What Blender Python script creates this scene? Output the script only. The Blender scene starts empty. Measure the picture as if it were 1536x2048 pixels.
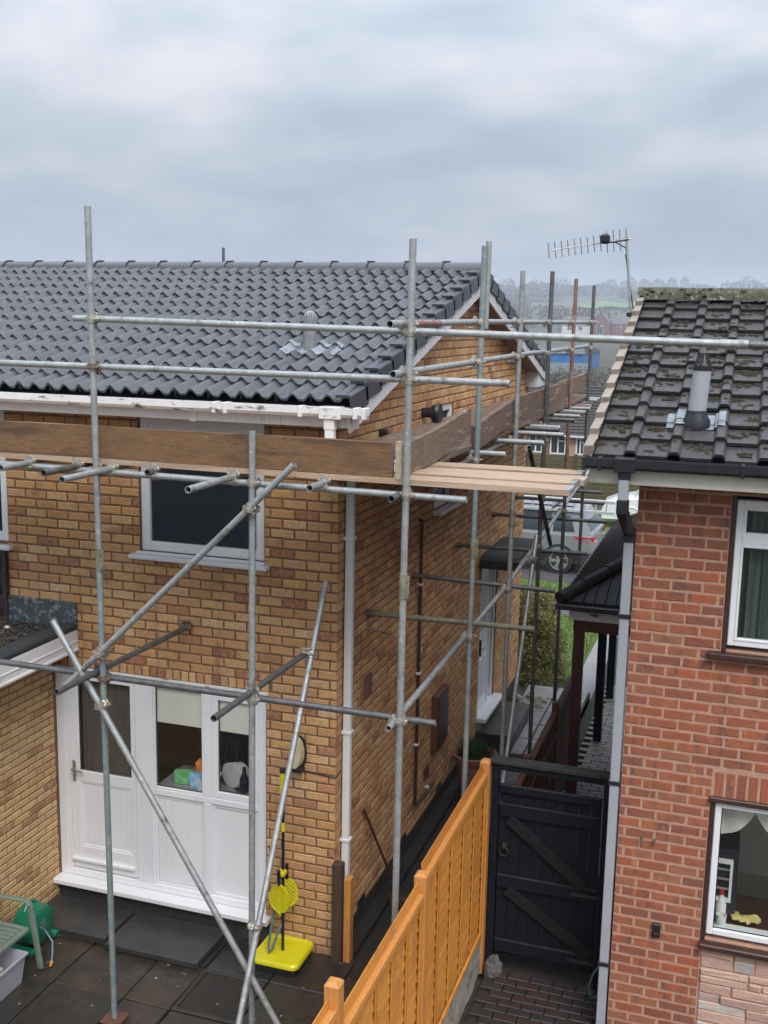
import bpy, math, random
from mathutils import Vector, Matrix, noise
R = random.Random(7)
sc = bpy.context.scene
col = sc.collection
rad = math.radians

# ------------------------------------------------------------------ camera
CAM = Vector((3.1321, -8.3174, 5.4557))
yaw, pit, rol = -0.317737, 0.174377, 0.019294
fw = Vector((math.sin(yaw)*math.cos(pit), math.cos(yaw)*math.cos(pit), -math.sin(pit)))
rt = Vector((math.cos(yaw), -math.sin(yaw), 0)); up = rt.cross(fw)
rt2 = rt*math.cos(rol)+up*math.sin(rol); up2 = -rt*math.sin(rol)+up*math.cos(rol)
cd = bpy.data.cameras.new('camera'); co = bpy.data.objects.new('camera', cd); col.objects.link(co)
m = Matrix((rt2, up2, -fw)).transposed().to_4x4(); m.translation = CAM
co.matrix_world = m
cd.sensor_fit = 'VERTICAL'; cd.sensor_height = 36.0; cd.lens = 2181.1/2048*36.0
cd.clip_start = 0.05; cd.clip_end = 6000
sc.camera = co

# ------------------------------------------------------------------ sky, sun, exposure
SUN_EL, SUN_AZ = rad(50), rad(148)      # azimuth clockwise from +Y; the sun is behind the camera, veiled
w = bpy.data.worlds.new('World'); sc.world = w; w.use_nodes = True
nt = w.node_tree; nt.nodes.clear()
def N(t, **k):
    n = nt.nodes.new(t)
    for a, b in k.items(): setattr(n, a, b)
    return n
def mth(op, a, b=None, c=None, clamp=False):
    n = N('ShaderNodeMath', operation=op, use_clamp=clamp)
    for i, q in enumerate((a, b, c)):
        if q is None: continue
        if isinstance(q, (int, float)): n.inputs[i].default_value = q
        else: nt.links.new(q, n.inputs[i])
    return n.outputs[0]
tc = N('ShaderNodeTexCoord'); sp = N('ShaderNodeSeparateXYZ'); nt.links.new(tc.outputs['Generated'], sp.inputs[0])
sx, sy, sz = sp.outputs
elev = mth('MAXIMUM', sz, 0.0)
den = mth('ADD', elev, 0.30)
cv = N('ShaderNodeCombineXYZ')
nt.links.new(mth('MULTIPLY', mth('DIVIDE', sx, den), 0.8), cv.inputs[0]); nt.links.new(mth('DIVIDE', sy, den), cv.inputs[1])
n1 = N('ShaderNodeTexNoise'); n1.inputs['Scale'].default_value = 2.1; n1.inputs['Detail'].default_value = 7; n1.inputs['Roughness'].default_value = .52; n1.inputs['Distortion'].default_value = .15
nt.links.new(cv.outputs[0], n1.inputs['Vector'])
rp = N('ShaderNodeValToRGB'); rp.color_ramp.elements[0].position = .38; rp.color_ramp.elements[1].position = .64
rp.color_ramp.elements[0].color = (.61, .70, .85, 1); rp.color_ramp.elements[1].color = (1.15, 1.13, 1.19, 1)
e = rp.color_ramp.elements.new(.52); e.color = (.84, .915, 1.03, 1)
nt.links.new(n1.outputs['Fac'], rp.inputs[0])
lum = mth('MULTIPLY_ADD', elev, 1.02, 0.205)          # an overcast sky brightens evenly towards the zenith
mx = N('ShaderNodeVectorMath', operation='SCALE'); nt.links.new(rp.outputs[0], mx.inputs[0]); nt.links.new(lum, mx.inputs['Scale'])
sk = N('ShaderNodeTexSky'); sk.sky_type = 'NISHITA'; sk.sun_disc = False; sk.sun_elevation = SUN_EL; sk.sun_rotation = SUN_AZ; sk.air_density = 1.5; sk.dust_density = 4
bg1 = N('ShaderNodeBackground'); bg1.inputs['Strength'].default_value = 0.07; nt.links.new(sk.outputs[0], bg1.inputs[0])
bg2 = N('ShaderNodeBackground'); bg2.inputs['Strength'].default_value = 1.0; nt.links.new(mx.outputs[0], bg2.inputs[0])
mixs = N('ShaderNodeMixShader'); mixs.inputs[0].default_value = .93
nt.links.new(bg1.outputs[0], mixs.inputs[1]); nt.links.new(bg2.outputs[0], mixs.inputs[2])
wo = N('ShaderNodeOutputWorld'); nt.links.new(mixs.outputs[0], wo.inputs[0])
sl = bpy.data.lights.new('sun', 'SUN'); sl.energy = 1.5; sl.angle = rad(30); sl.color = (1.0, .96, .90)
so = bpy.data.objects.new('sun', sl); col.objects.link(so)
sd = Vector((math.sin(SUN_AZ)*math.cos(SUN_EL), math.cos(SUN_AZ)*math.cos(SUN_EL), math.sin(SUN_EL)))
so.rotation_euler = sd.to_track_quat('Z', 'Y').to_euler(); so.location = (0, -20, 30)
sc.view_settings.view_transform = 'Standard'; sc.view_settings.look = 'None'
sc.view_settings.exposure = 0.9; sc.view_settings.gamma = 1.0; sc.view_settings.use_curve_mapping = False
sc.cycles.use_denoising = True
try: sc.cycles.denoiser = 'OPENIMAGEDENOISE'
except Exception: pass
sc.cycles.use_adaptive_sampling = True; sc.cycles.adaptive_threshold = .02
sc.cycles.max_bounces = 6; sc.cycles.diffuse_bounces = 3; sc.cycles.glossy_bounces = 3; sc.cycles.transparent_max_bounces = 12; sc.cycles.volume_bounces = 1
sc.cycles.caustics_reflective = False; sc.cycles.caustics_refractive = False

# ------------------------------------------------------------------ materials
MATS = {}
def lin(c):
    return tuple(((x/12.92) if x <= .04045 else ((x+.055)/1.055)**2.4) for x in c)
def mat(name, c1, c2=None, scale=8.0, rough=.7, metal=0.0, bump=0.0, bscale=None, spec=.5, cols=None, blotch=None, stretch=None, detail=5, rough2=None, coat=0.0, streak=None):
    """c1/c2 mixed by noise in world space; cols: list of (pos, colour) picked per piece; blotch: (colour, scale, lo, hi)."""
    mt = bpy.data.materials.new(name); mt.use_nodes = True; t = mt.node_tree; ns = t.nodes; ln = t.links
    b = ns['Principled BSDF']
    g = ns.new('ShaderNodeNewGeometry'); pos = g.outputs['Position']
    if stretch:
        mp = ns.new('ShaderNodeVectorMath'); mp.operation = 'MULTIPLY'; ln.new(pos, mp.inputs[0]); mp.inputs[1].default_value = stretch; pos = mp.outputs[0]
    def nz(s, d=5, rg=.6):
        n = ns.new('ShaderNodeTexNoise'); n.inputs['Scale'].default_value = s; n.inputs['Detail'].default_value = d; n.inputs['Roughness'].default_value = rg; ln.new(pos, n.inputs['Vector']); return n.outputs['Fac']
    def mixc(f, a, bb, fac=None, blend='MIX'):
        n = ns.new('ShaderNodeMix'); n.data_type = 'RGBA'; n.blend_type = blend
        if fac is not None: n.inputs[0].default_value = fac
        else: ln.new(f, n.inputs[0])
        for i, q in ((6, a), (7, bb)):
            if isinstance(q, tuple): n.inputs[i].default_value = (*q[:3], 1)
            else: ln.new(q, n.inputs[i])
        return n.outputs[2]
    def ramp01(f, lo, hi):
        n = ns.new('ShaderNodeMapRange'); n.inputs[1].default_value = lo; n.inputs[2].default_value = hi; ln.new(f, n.inputs[0]); return n.outputs[0]
    f0 = nz(scale, detail)
    c = c1
    if cols:
        oi = ns.new('ShaderNodeObjectInfo'); a = ns.new('ShaderNodeMath'); a.operation = 'ADD'
        ln.new(oi.outputs['Random'], a.inputs[0]); ln.new(g.outputs['Random Per Island'], a.inputs[1])
        fr = ns.new('ShaderNodeMath'); fr.operation = 'FRACT'; ln.new(a.outputs[0], fr.inputs[0])
        r = ns.new('ShaderNodeValToRGB'); cr = r.color_ramp
        cr.elements[0].position = cols[0][0]; cr.elements[0].color = (*cols[0][1], 1)
        cr.elements[1].position = cols[-1][0]; cr.elements[1].color = (*cols[-1][1], 1)
        for p, q in cols[1:-1]:
            e = cr.elements.new(p); e.color = (*q, 1)
        ln.new(fr.outputs[0], r.inputs[0]); c = r.outputs[0]
    if c2 is not None:
        c = mixc(ramp01(f0, .35, .65), c, c2) if not cols else mixc(ramp01(f0, .35, .75), c, c2)
    if blotch:
        for bc, bs, lo, hi in (blotch if isinstance(blotch, list) else [blotch]):
            c = mixc(ramp01(nz(bs, 4, .6), lo, hi), c, bc)
    if streak:
        sp_ = ns.new('ShaderNodeVectorMath'); sp_.operation = 'MULTIPLY'; ln.new(g.outputs['Position'], sp_.inputs[0]); sp_.inputs[1].default_value = streak[1]
        n = ns.new('ShaderNodeTexNoise'); n.inputs['Scale'].default_value = 1; n.inputs['Detail'].default_value = 4; ln.new(sp_.outputs[0], n.inputs['Vector'])
        c = mixc(ramp01(n.outputs['Fac'], streak[2], streak[3]), c, streak[0])
    if isinstance(c, tuple): b.inputs['Base Color'].default_value = (*c[:3], 1)
    else: ln.new(c, b.inputs['Base Color'])
    if rough2 is not None:
        n = ns.new('ShaderNodeMapRange'); n.inputs[1].default_value = .35; n.inputs[2].default_value = .65; n.inputs[3].default_value = rough; n.inputs[4].default_value = rough2
        ln.new(nz(scale*.6, 3), n.inputs[0]); ln.new(n.outputs[0], b.inputs['Roughness'])
    else: b.inputs['Roughness'].default_value = rough
    b.inputs['Metallic'].default_value = metal
    b.inputs['Specular IOR Level'].default_value = spec
    if coat: b.inputs['Coat Weight'].default_value = coat; b.inputs['Coat Roughness'].default_value = .08
    if bump:
        bn = ns.new('ShaderNodeBump'); bn.inputs['Strength'].default_value = min(1.0, bump); bn.inputs['Distance'].default_value = .01
        ln.new(nz(bscale or scale*3, 6), bn.inputs['Height']); ln.new(bn.outputs[0], b.inputs['Normal'])
    MATS[name] = mt
    return mt
def glass(name, tint=(.8, .85, .85), frost=0.0, refl=1.0):
    mt = bpy.data.materials.new(name); mt.use_nodes = True; t = mt.node_tree; ns = t.nodes; ln = t.links; ns.clear()
    o = ns.new('ShaderNodeOutputMaterial'); tr = ns.new('ShaderNodeBsdfTransparent'); tr.inputs[0].default_value = (*tint, 1)
    gl = ns.new('ShaderNodeBsdfGlossy'); gl.inputs['Roughness'].default_value = .03 + frost*.2
    fr = ns.new('ShaderNodeLayerWeight'); fr.inputs[0].default_value = .5
    pw = ns.new('ShaderNodeMath'); pw.operation = 'POWER'; pw.inputs[1].default_value = 4.0; ln.new(fr.outputs['Facing'], pw.inputs[0])
    mu = ns.new('ShaderNodeMath'); mu.operation = 'MULTIPLY_ADD'; mu.inputs[1].default_value = .85; mu.inputs[2].default_value = .055*refl; mu.use_clamp = True; ln.new(pw.outputs[0], mu.inputs[0])
    mi = ns.new('ShaderNodeMixShader'); ln.new(mu.outputs[0], mi.inputs[0]); ln.new(tr.outputs[0], mi.inputs[1]); ln.new(gl.outputs[0], mi.inputs[2])
    if frost:
        g = ns.new('ShaderNodeNewGeometry'); v = ns.new('ShaderNodeVectorMath'); v.operation = 'MULTIPLY'; v.inputs[1].default_value = (160, 160, 30); ln.new(g.outputs['Position'], v.inputs[0])
        n = ns.new('ShaderNodeTexNoise'); n.inputs['Scale'].default_value = 1; n.inputs['Detail'].default_value = 3; ln.new(v.outputs[0], n.inputs['Vector'])
        bn = ns.new('ShaderNodeBump'); bn.inputs['Strength'].default_value = .35; bn.inputs['Distance'].default_value = .01; ln.new(n.outputs['Fac'], bn.inputs['Height']); ln.new(bn.outputs[0], gl.inputs['Normal'])
    if frost:
        df_ = ns.new('ShaderNodeBsdfDiffuse'); df_.inputs[0].default_value = (.040,.050,.072,1); m2 = ns.new('ShaderNodeMixShader'); m2.inputs[0].default_value = .45
        ln.new(mi.outputs[0], m2.inputs[1]); ln.new(df_.outputs[0], m2.inputs[2]); ln.new(m2.outputs[0], o.inputs[0])
    else: ln.new(mi.outputs[0], o.inputs[0])
    MATS[name] = mt; return mt

mat('brick_buff', (.4,.25,.12), scale=26, rough=.92, bump=.5, bscale=120, c2=(.47,.28,.13),
    cols=[(0,(.60,.335,.13)),(.10,(.71,.45,.215)),(.20,(.49,.25,.095)),(.32,(.67,.39,.16)),(.42,(.44,.205,.095)),(.52,(.62,.325,.13)),(.62,(.59,.315,.175)),(.70,(.74,.505,.275)),(.78,(.50,.225,.10)),(.86,(.62,.34,.16)),(.92,(.38,.155,.08)),(.95,(.30,.10,.06)),(1,(.26,.078,.052))],
    blotch=[((.30,.15,.07),4,.56,.80),((.72,.55,.36),24,.64,.78),((.30,.15,.075),40,.60,.74),((.22,.11,.06),1.3,.60,.85)], streak=((.20,.105,.06),(5,5,.7),.60,.86))
mat('mortar_brown', (.16,.086,.047), (.22,.125,.072), scale=20, rough=.95, bump=.6, bscale=160)
mat('brick_red', (.3,.11,.06), scale=18, rough=.9, bump=.6, bscale=110, c2=(.27,.095,.052),
    cols=[(0,(.30,.088,.045)),(.12,(.36,.115,.056)),(.24,(.21,.070,.05)),(.36,(.32,.135,.072)),(.48,(.42,.11,.046)),(.60,(.21,.08,.06)),(.72,(.35,.10,.048)),(.82,(.30,.14,.08)),(.92,(.39,.12,.052)),(1,(.19,.075,.06))],
    blotch=[((.155,.075,.065),11,.55,.66),((.42,.15,.065),13,.60,.70),((.50,.33,.22),60,.70,.82)], stretch=(1,1,.35))
mat('mortar_pink', (.50,.30,.215), (.41,.24,.17), scale=18, rough=.95, bump=.6, bscale=150)
mat('brick_pale', (.5,.36,.17), scale=22, rough=.92, bump=.4, bscale=120, c2=(.50,.345,.175),
    cols=[(0,(.58,.38,.165)),(.2,(.67,.47,.24)),(.4,(.52,.315,.14)),(.55,(.62,.41,.18)),(.7,(.50,.335,.19)),(.82,(.61,.38,.155)),(.9,(.31,.135,.062)),(1,(.37,.17,.085))], blotch=((.30,.17,.09),5,.58,.75))
mat('stone_clad', (.5,.3,.25), scale=14, rough=.95, bump=1.0, bscale=45, c2=(.52,.345,.27),
    cols=[(0,(.54,.35,.28)),(.3,(.50,.31,.25)),(.5,(.52,.40,.28)),(.62,(.56,.37,.30)),(.8,(.50,.33,.27)),(.88,(.36,.36,.38)),(1,(.52,.49,.44))])
mat('mortar_grey', (.42,.30,.24), (.36,.26,.21), scale=20, rough=.95, bump=.4)
mat('upvc', (.78,.79,.82), (.74,.75,.78), scale=3, rough=.28, spec=.5)
mat('upvc_dirty', (.72,.725,.73), (.64,.645,.645), scale=5, rough=.5, streak=((.10,.095,.085),(7,7,22),.58,.70), bump=.1)
mat('upvc_pipe', (.80,.80,.81), (.74,.745,.755), scale=4, rough=.4, streak=((.16,.16,.155),(34,34,1.6),.66,.74))
mat('fascia_white', (.62,.625,.64), (.55,.555,.57), scale=6, rough=.5, streak=((.35,.32,.30),(30,30,1.2),.60,.78))
mat('fascia_cream', (.78,.74,.66), (.70,.66,.58), scale=4, rough=.5, streak=((.35,.31,.25),(22,22,1.4),.66,.8))
mat('soffit_brown', (.26,.18,.135), (.21,.14,.105), scale=5, rough=.8)
mat('tile_grey', (.08,.087,.10), (.066,.072,.083), scale=30, rough=.24, rough2=.40, spec=.65, bump=.22, bscale=220, cols=[(0,(.062,.067,.078)),(.3,(.086,.093,.106)),(.6,(.070,.076,.088)),(.8,(.098,.105,.118)),(1,(.055,.060,.070))], blotch=[((.12,.125,.13),3.5,.62,.80),((.045,.048,.055),9,.62,.76)])
mat('verge_dark', (.045,.05,.062), (.055,.06,.072), scale=10, rough=.4)
mat('black_plastic', (.012,.013,.017), (.02,.02,.025), scale=10, rough=.35)
mat('tile_moss', (.05,.047,.048), scale=14, rough=.42, rough2=.20, bump=.6, bscale=120, c2=(.062,.057,.056), cols=[(0,(.040,.039,.041)),(.3,(.056,.053,.053)),(.6,(.046,.042,.044)),(.8,(.062,.051,.052)),(1,(.043,.042,.042))], blotch=[((.14,.135,.11),26,.62,.74),((.06,.065,.03),7,.6,.75)])
mat('ridge_moss', (.10,.092,.07), (.058,.062,.028), scale=18, rough=.9, bump=1, bscale=60, blotch=((.34,.33,.27),22,.60,.68))
mat('moss', (.020,.018,.009), (.046,.037,.021), scale=22, rough=1.0, bump=1, bscale=120)
mat('verge_beige', (.32,.27,.225), (.27,.23,.19), scale=12, rough=.8, bump=.3, cols=[(0,(.31,.265,.22)),(.5,(.36,.305,.255)),(1,(.28,.24,.20))], blotch=((.15,.14,.11),10,.62,.75))
mat('lead', (.20,.225,.255), (.30,.335,.37), scale=14, rough=.5, metal=.15, bump=.5, bscale=40)
mat('grey_pipe', (.36,.38,.42), (.33,.35,.39), scale=4, rough=.38)
mat('flue_grey', (.30,.30,.31), (.22,.22,.23), scale=25, rough=.5, metal=.3, streak=((.15,.15,.15),(40,40,3),.5,.7))
mat('galv', (.42,.435,.435), (.31,.325,.33), scale=14, rough=.36, rough2=.58, metal=.5, bump=.2, bscale=90, blotch=[((.56,.57,.55),34,.60,.68),((.17,.165,.155),8,.60,.72),((.62,.61,.58),70,.68,.74),((.21,.13,.085),5,.70,.80)])
mat('galv_dark', (.165,.168,.17), (.11,.11,.112), scale=14, rough=.45, metal=.5, bump=.2, bscale=90, blotch=((.23,.23,.22),24,.6,.7))
mat('galv_teal', (.20,.285,.30), (.26,.30,.305), scale=9, rough=.45, metal=.35, bump=.12, blotch=((.33,.34,.335),14,.52,.62))
mat('galv_red', (.26,.10,.075), (.30,.20,.17), scale=7, rough=.5, metal=.3, blotch=((.3,.3,.29),12,.55,.68))
mat('galv_moss', (.27,.25,.165), (.15,.145,.115), scale=14, rough=.7, metal=.2, bump=.4)
mat('coupler_steel', (.62,.59,.54), (.42,.38,.32), scale=60, rough=.38, metal=.75, bump=.3)
mat('coupler_rust', (.17,.11,.07), (.24,.20,.16), scale=60, rough=.55, metal=.5, bump=.3)
mat('board_old', (.255,.14,.066), (.165,.088,.043), scale=9, rough=.85, bump=.7, bscale=40, stretch=(1,9,9), blotch=[((.11,.062,.036),1.1,.52,.70),((.06,.037,.024),14,.60,.68),((.36,.29,.215),11,.68,.74)], detail=9, streak=((.10,.055,.032),(1.6,3,5),.56,.70))
mat('board_side', (.235,.165,.12), (.145,.098,.070), scale=9, rough=.9, bump=.9, bscale=36, stretch=(9,1,9), blotch=[((.33,.255,.19),2.2,.58,.64),((.06,.04,.028),5,.62,.72)], detail=8)
mat('board_new', (.52,.36,.255), (.42,.27,.175), cols=[(0,(.46,.36,.27)),(.5,(.37,.28,.205)),(1,(.43,.325,.24))], scale=2.2, rough=.75, bump=.4, bscale=20, stretch=(1,10,10), blotch=[((.27,.15,.09),3.5,.58,.75),((.62,.50,.38),5,.64,.76)])
mat('board_edge', (.52,.42,.31), (.40,.29,.19), scale=30, rough=.85)
mat('fence_orange', (.60,.245,.04), (.49,.19,.028), scale=3.2, rough=.62, bump=.4, bscale=24, stretch=(4,1,9), cols=[(0,(.52,.205,.032)),(.3,(.66,.285,.05)),(.55,(.57,.23,.038)),(.8,(.68,.305,.058)),(1,(.47,.175,.028))], blotch=[((.25,.085,.018),9,.58,.78),((.70,.36,.11),14,.64,.8),((.14,.055,.018),26,.68,.74)], streak=((.33,.15,.05),(3,6,1.2),.56,.78))
mat('fence_post', (.50,.21,.052), (.60,.265,.068), scale=5, rough=.6, bump=.3, bscale=40, stretch=(9,9,1), blotch=((.28,.13,.04),7,.6,.75))
mat('fence_brown', (.085,.028,.017), (.12,.042,.022), scale=5, rough=.7, bump=.3, stretch=(9,9,1))
mat('gravel_board', (.36,.335,.285), (.25,.235,.20), scale=16, rough=.95, bump=1, bscale=40, blotch=((.14,.14,.09),4,.55,.7))
mat('gate_black', (.007,.008,.014), (.012,.013,.019), scale=10, rough=.85, spec=.15, bump=.4, bscale=40, stretch=(8,8,1), blotch=((.045,.047,.038),6,.66,.8))
mat('gate_edge', (.05,.049,.047), (.022,.022,.024), scale=14, rough=.8, spec=.2)
mat('timber_dark', (.085,.05,.028), (.055,.032,.019), scale=7, rough=.8, bump=.6, bscale=40, stretch=(9,9,1.2))
mat('slab_wet', (.026,.023,.021), (.016,.015,.014), scale=7, rough=.08, rough2=.55, bump=.35, bscale=70, cols=[(0,(.030,.028,.026)),(.35,(.040,.034,.028)),(.6,(.028,.026,.026)),(.8,(.046,.034,.025)),(1,(.033,.030,.025))], blotch=[((.062,.040,.026),2.3,.54,.72),((.02,.024,.011),3.5,.60,.76),((.07,.055,.042),9,.68,.76)])
mat('slab_step', (.045,.043,.041), (.033,.032,.031), scale=5, rough=.3, rough2=.5, bump=.25, bscale=80)
mat('joint_dark', (.026,.021,.016), (.036,.028,.02), scale=30, rough=.8, bump=.6)
mat('concrete_wet', (.032,.030,.028), (.022,.022,.021), scale=6, rough=.25, rough2=.55, bump=.4, bscale=60, blotch=((.05,.045,.036),3,.6,.75))
mat('plinth_dark', (.028,.026,.024), (.045,.04,.034), scale=9, rough=.7, bump=.5)
mat('paver_dark', (.03,.026,.025), scale=20, rough=.35, rough2=.6, bump=.4, c2=(.035,.028,.026), cols=[(0,(.030,.028,.028)),(.4,(.036,.03,.03)),(.7,(.055,.026,.022)),(1,(.03,.029,.03))])
mat('paver_front', (.2,.17,.15), scale=20, rough=.5, bump=.4, c2=(.15,.13,.12), cols=[(0,(.20,.165,.145)),(.5,(.15,.135,.125)),(1,(.22,.175,.15))])
mat('path_slab', (.25,.245,.24), (.19,.19,.19), scale=5, rough=.35, rough2=.55, bump=.2, cols=[(0,(.24,.235,.23)),(.5,(.30,.29,.285)),(1,(.20,.198,.195))])
mat('asphalt', (.085,.085,.088), (.065,.065,.068), scale=30, rough=.5, bump=.4)
mat('grass_ground', (.075,.125,.026), (.10,.145,.036), scale=6, rough=.95, bump=.5, bscale=60)
mat('grass_blade', (.09,.19,.022), scale=3, rough=.6, c2=(.14,.235,.04), cols=[(0,(.075,.135,.022)),(.5,(.115,.18,.034)),(1,(.16,.205,.055))])
mat('earth', (.05,.04,.03), (.075,.06,.042), scale=12, rough=.95, bump=.8)
mat('leaf_gold', (.2,.17,.035), scale=4, rough=.55, c2=(.12,.12,.025), cols=[(0,(.075,.08,.018)),(.35,(.15,.145,.028)),(.7,(.30,.255,.05)),(1,(.10,.10,.022))])
mat('leaf_dark', (.04,.045,.02), (.06,.06,.03), scale=4, rough=.7)
mat('bark', (.07,.05,.035), (.05,.036,.026), scale=20, rough=.9, bump=.6)
mat('felt', (.03,.036,.040), (.045,.05,.052), scale=9, rough=.75, bump=.6, bscale=90)
mat('flashing', (.075,.088,.094), (.055,.063,.066), scale=10, rough=.5, bump=.3, blotch=[((.20,.23,.25),24,.52,.60)])
mat('brace_worn', (.017,.017,.018), (.009,.009,.012), scale=12, rough=.8, spec=.2, bump=.3)
mat('litter', (.06,.045,.03), scale=3, rough=1, c2=(.09,.07,.05), cols=[(0,(.035,.026,.018)),(.5,(.075,.055,.036)),(1,(.13,.105,.075))])
mat('tile_hung', (.028,.02,.021), scale=8, rough=.7, bump=.4, c2=(.04,.029,.029), cols=[(0,(.024,.018,.02)),(1,(.045,.032,.032))])
mat('brown_plastic', (.055,.020,.016), (.075,.03,.024), scale=5, rough=.35)
mat('brown_wood_frame', (.042,.017,.015), (.058,.026,.021), scale=6, rough=.4, bump=.2)
mat('meter_brown', (.13,.055,.035), (.10,.045,.03), scale=6, rough=.6)
mat('yellow_plastic', (.66,.60,.012), (.60,.54,.01), scale=4, rough=.33)
mat('hole_dark', (.05,.05,.015), rough=.8)
mat('hose_teal', (.10,.19,.17), (.08,.15,.14), scale=20, rough=.45)
mat('hose_blue', (.10,.17,.20), rough=.4)
mat('orange_plastic', (.62,.25,.07), rough=.4)
mat('chair_green', (.17,.215,.18), (.13,.17,.14), scale=6, rough=.6, bump=.2)
mat('reel_green', (.008,.19,.105), (.007,.15,.085), scale=5, rough=.3)
mat('clear_plastic', (.42,.43,.50), (.36,.37,.44), scale=6, rough=.25)
mat('carton', (.56,.47,.38), (.5,.42,.33), scale=6, rough=.8)
mat('lamp_glass', (.58,.52,.34), (.48,.43,.28), scale=8, rough=.25)
mat('terracotta', (.30,.13,.095), (.25,.11,.08), scale=10, rough=.75)
mat('chive', (.02,.07,.025), scale=6, rough=.5, c2=(.03,.085,.03))
mat('cast_iron', (.035,.032,.03), (.05,.043,.036), scale=20, rough=.45, metal=.3, bump=.4)
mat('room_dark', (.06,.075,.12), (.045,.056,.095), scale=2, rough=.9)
mat('stone_grey', (.13,.125,.12), (.09,.088,.085), scale=14, rough=.9, bump=.6)
mat('door_blind', (.26,.225,.205), (.16,.14,.128), scale=1, rough=.9, stretch=(70,70,1.5))
mat('room_wall', (.55,.52,.47), (.50,.47,.42), scale=2, rough=.9)
mat('room_floor', (.10,.09,.085), (.08,.07,.065), scale=3, rough=.6)
mat('blind_cream', (.84,.82,.74), (.78,.76,.68), scale=2, rough=.9)
mat('curtain', (.23,.30,.27), (.10,.14,.125), scale=1, rough=.9, stretch=(26,26,.5))
mat('worktop', (.30,.31,.32), (.25,.26,.27), scale=14, rough=.3)
mat('chrome', (.6,.6,.6), rough=.15, metal=1)
mat('bottle_dark', (.015,.017,.03), rough=.15)
mat('bag_orange', (.85,.30,.05), (.70,.20,.03), scale=14, rough=.5)
mat('box_green', (.04,.42,.12), (.3,.6,.3), scale=18, rough=.5)
mat('box_blue', (.12,.42,.80), (.7,.75,.8), scale=12, rough=.5)
mat('white_gloss', (.75,.75,.74), (.68,.68,.67), scale=6, rough=.25)
mat('glove_yellow', (.62,.52,.20), (.52,.42,.14), scale=10, rough=.55)
mat('red_plastic', (.4,.03,.025), rough=.4)
mat('chair_wood', (.20,.17,.09), (.15,.125,.065), scale=5, rough=.6)
mat('car_grey', (.30,.31,.325), (.27,.28,.295), scale=2, rough=.3, metal=.35, coat=.4)
mat('car_cladding', (.03,.032,.036), rough=.6)
mat('car_white', (.72,.73,.74), (.68,.69,.7), scale=2, rough=.3, coat=.5)
mat('tyre', (.018,.018,.019), rough=.8)
mat('alloy', (.55,.55,.56), rough=.3, metal=.7)
mat('car_glass', (.035,.045,.052), rough=.08, spec=.6)
mat('tail_red', (.5,.03,.035), rough=.2)
mat('tail_clear', (.6,.55,.52), rough=.2)
mat('aluminium', (.56,.57,.58), (.46,.47,.48), scale=20, rough=.4, metal=.3)
mat('fence_moss', (.06,.062,.02), (.085,.072,.035), scale=6, rough=.9, bump=.5, cols=[(0,(.05,.056,.016)),(.5,(.085,.078,.03)),(1,(.064,.062,.024))])
mat('bung_roof', (.052,.046,.043), (.036,.033,.032), scale=6, rough=.8, bump=.6, bscale=14)
mat('bung_wall', (.44,.31,.20), (.38,.26,.165), scale=9, rough=.9)
mat('bung_brick', (.24,.12,.085), (.2,.10,.07), scale=9, rough=.9)
mat('far_brick', (.22,.10,.08), (.17,.08,.065), scale=1, rough=.9)
mat('far_roof', (.13,.12,.125), (.10,.095,.10), scale=1, rough=.8)
mat('far_white', (.62,.62,.61), (.55,.55,.54), scale=.6, rough=.8)
mat('blue_sheet', (.02,.13,.36), (.025,.15,.42), scale=.5, rough=.5)
mat('teal_sheet', (.05,.14,.19), (.06,.16,.21), scale=.5, rough=.6)
mat('shed_roof', (.09,.105,.105), (.075,.09,.09), scale=.5, rough=.8)
mat('terrain', (.05,.052,.033), (.068,.064,.042), scale=.03, rough=1, blotch=[((.07,.11,.035),.008,.58,.62),((.05,.042,.034),.02,.56,.66)])
mat('field_green', (.11,.19,.05), (.13,.20,.06), scale=.02, rough=1)
mat('scrub', (.08,.07,.055), scale=.3, rough=1, c2=(.062,.056,.042), cols=[(0,(.06,.054,.04)),(.5,(.095,.083,.064)),(1,(.055,.054,.036))])
mat('wood_far', (.05,.05,.035), scale=.05, rough=1, c2=(.075,.06,.05), cols=[(0,(.035,.04,.022)),(.5,(.075,.06,.05)),(1,(.05,.055,.03))])
mat('sheet_black', (.010,.010,.012), (.018,.018,.020), scale=8, rough=.6, spec=.3, bump=.2)
mat('post_maroon', (.075,.018,.015), (.10,.028,.02), scale=7, rough=.5, bump=.2, stretch=(8,8,1))
glass('glass', (.965,.975,.97), refl=.7); glass('glass_frost', (.34,.41,.60), frost=1.0, refl=1.1); glass('glass_dark', (.8,.81,.81), refl=.7)

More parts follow.
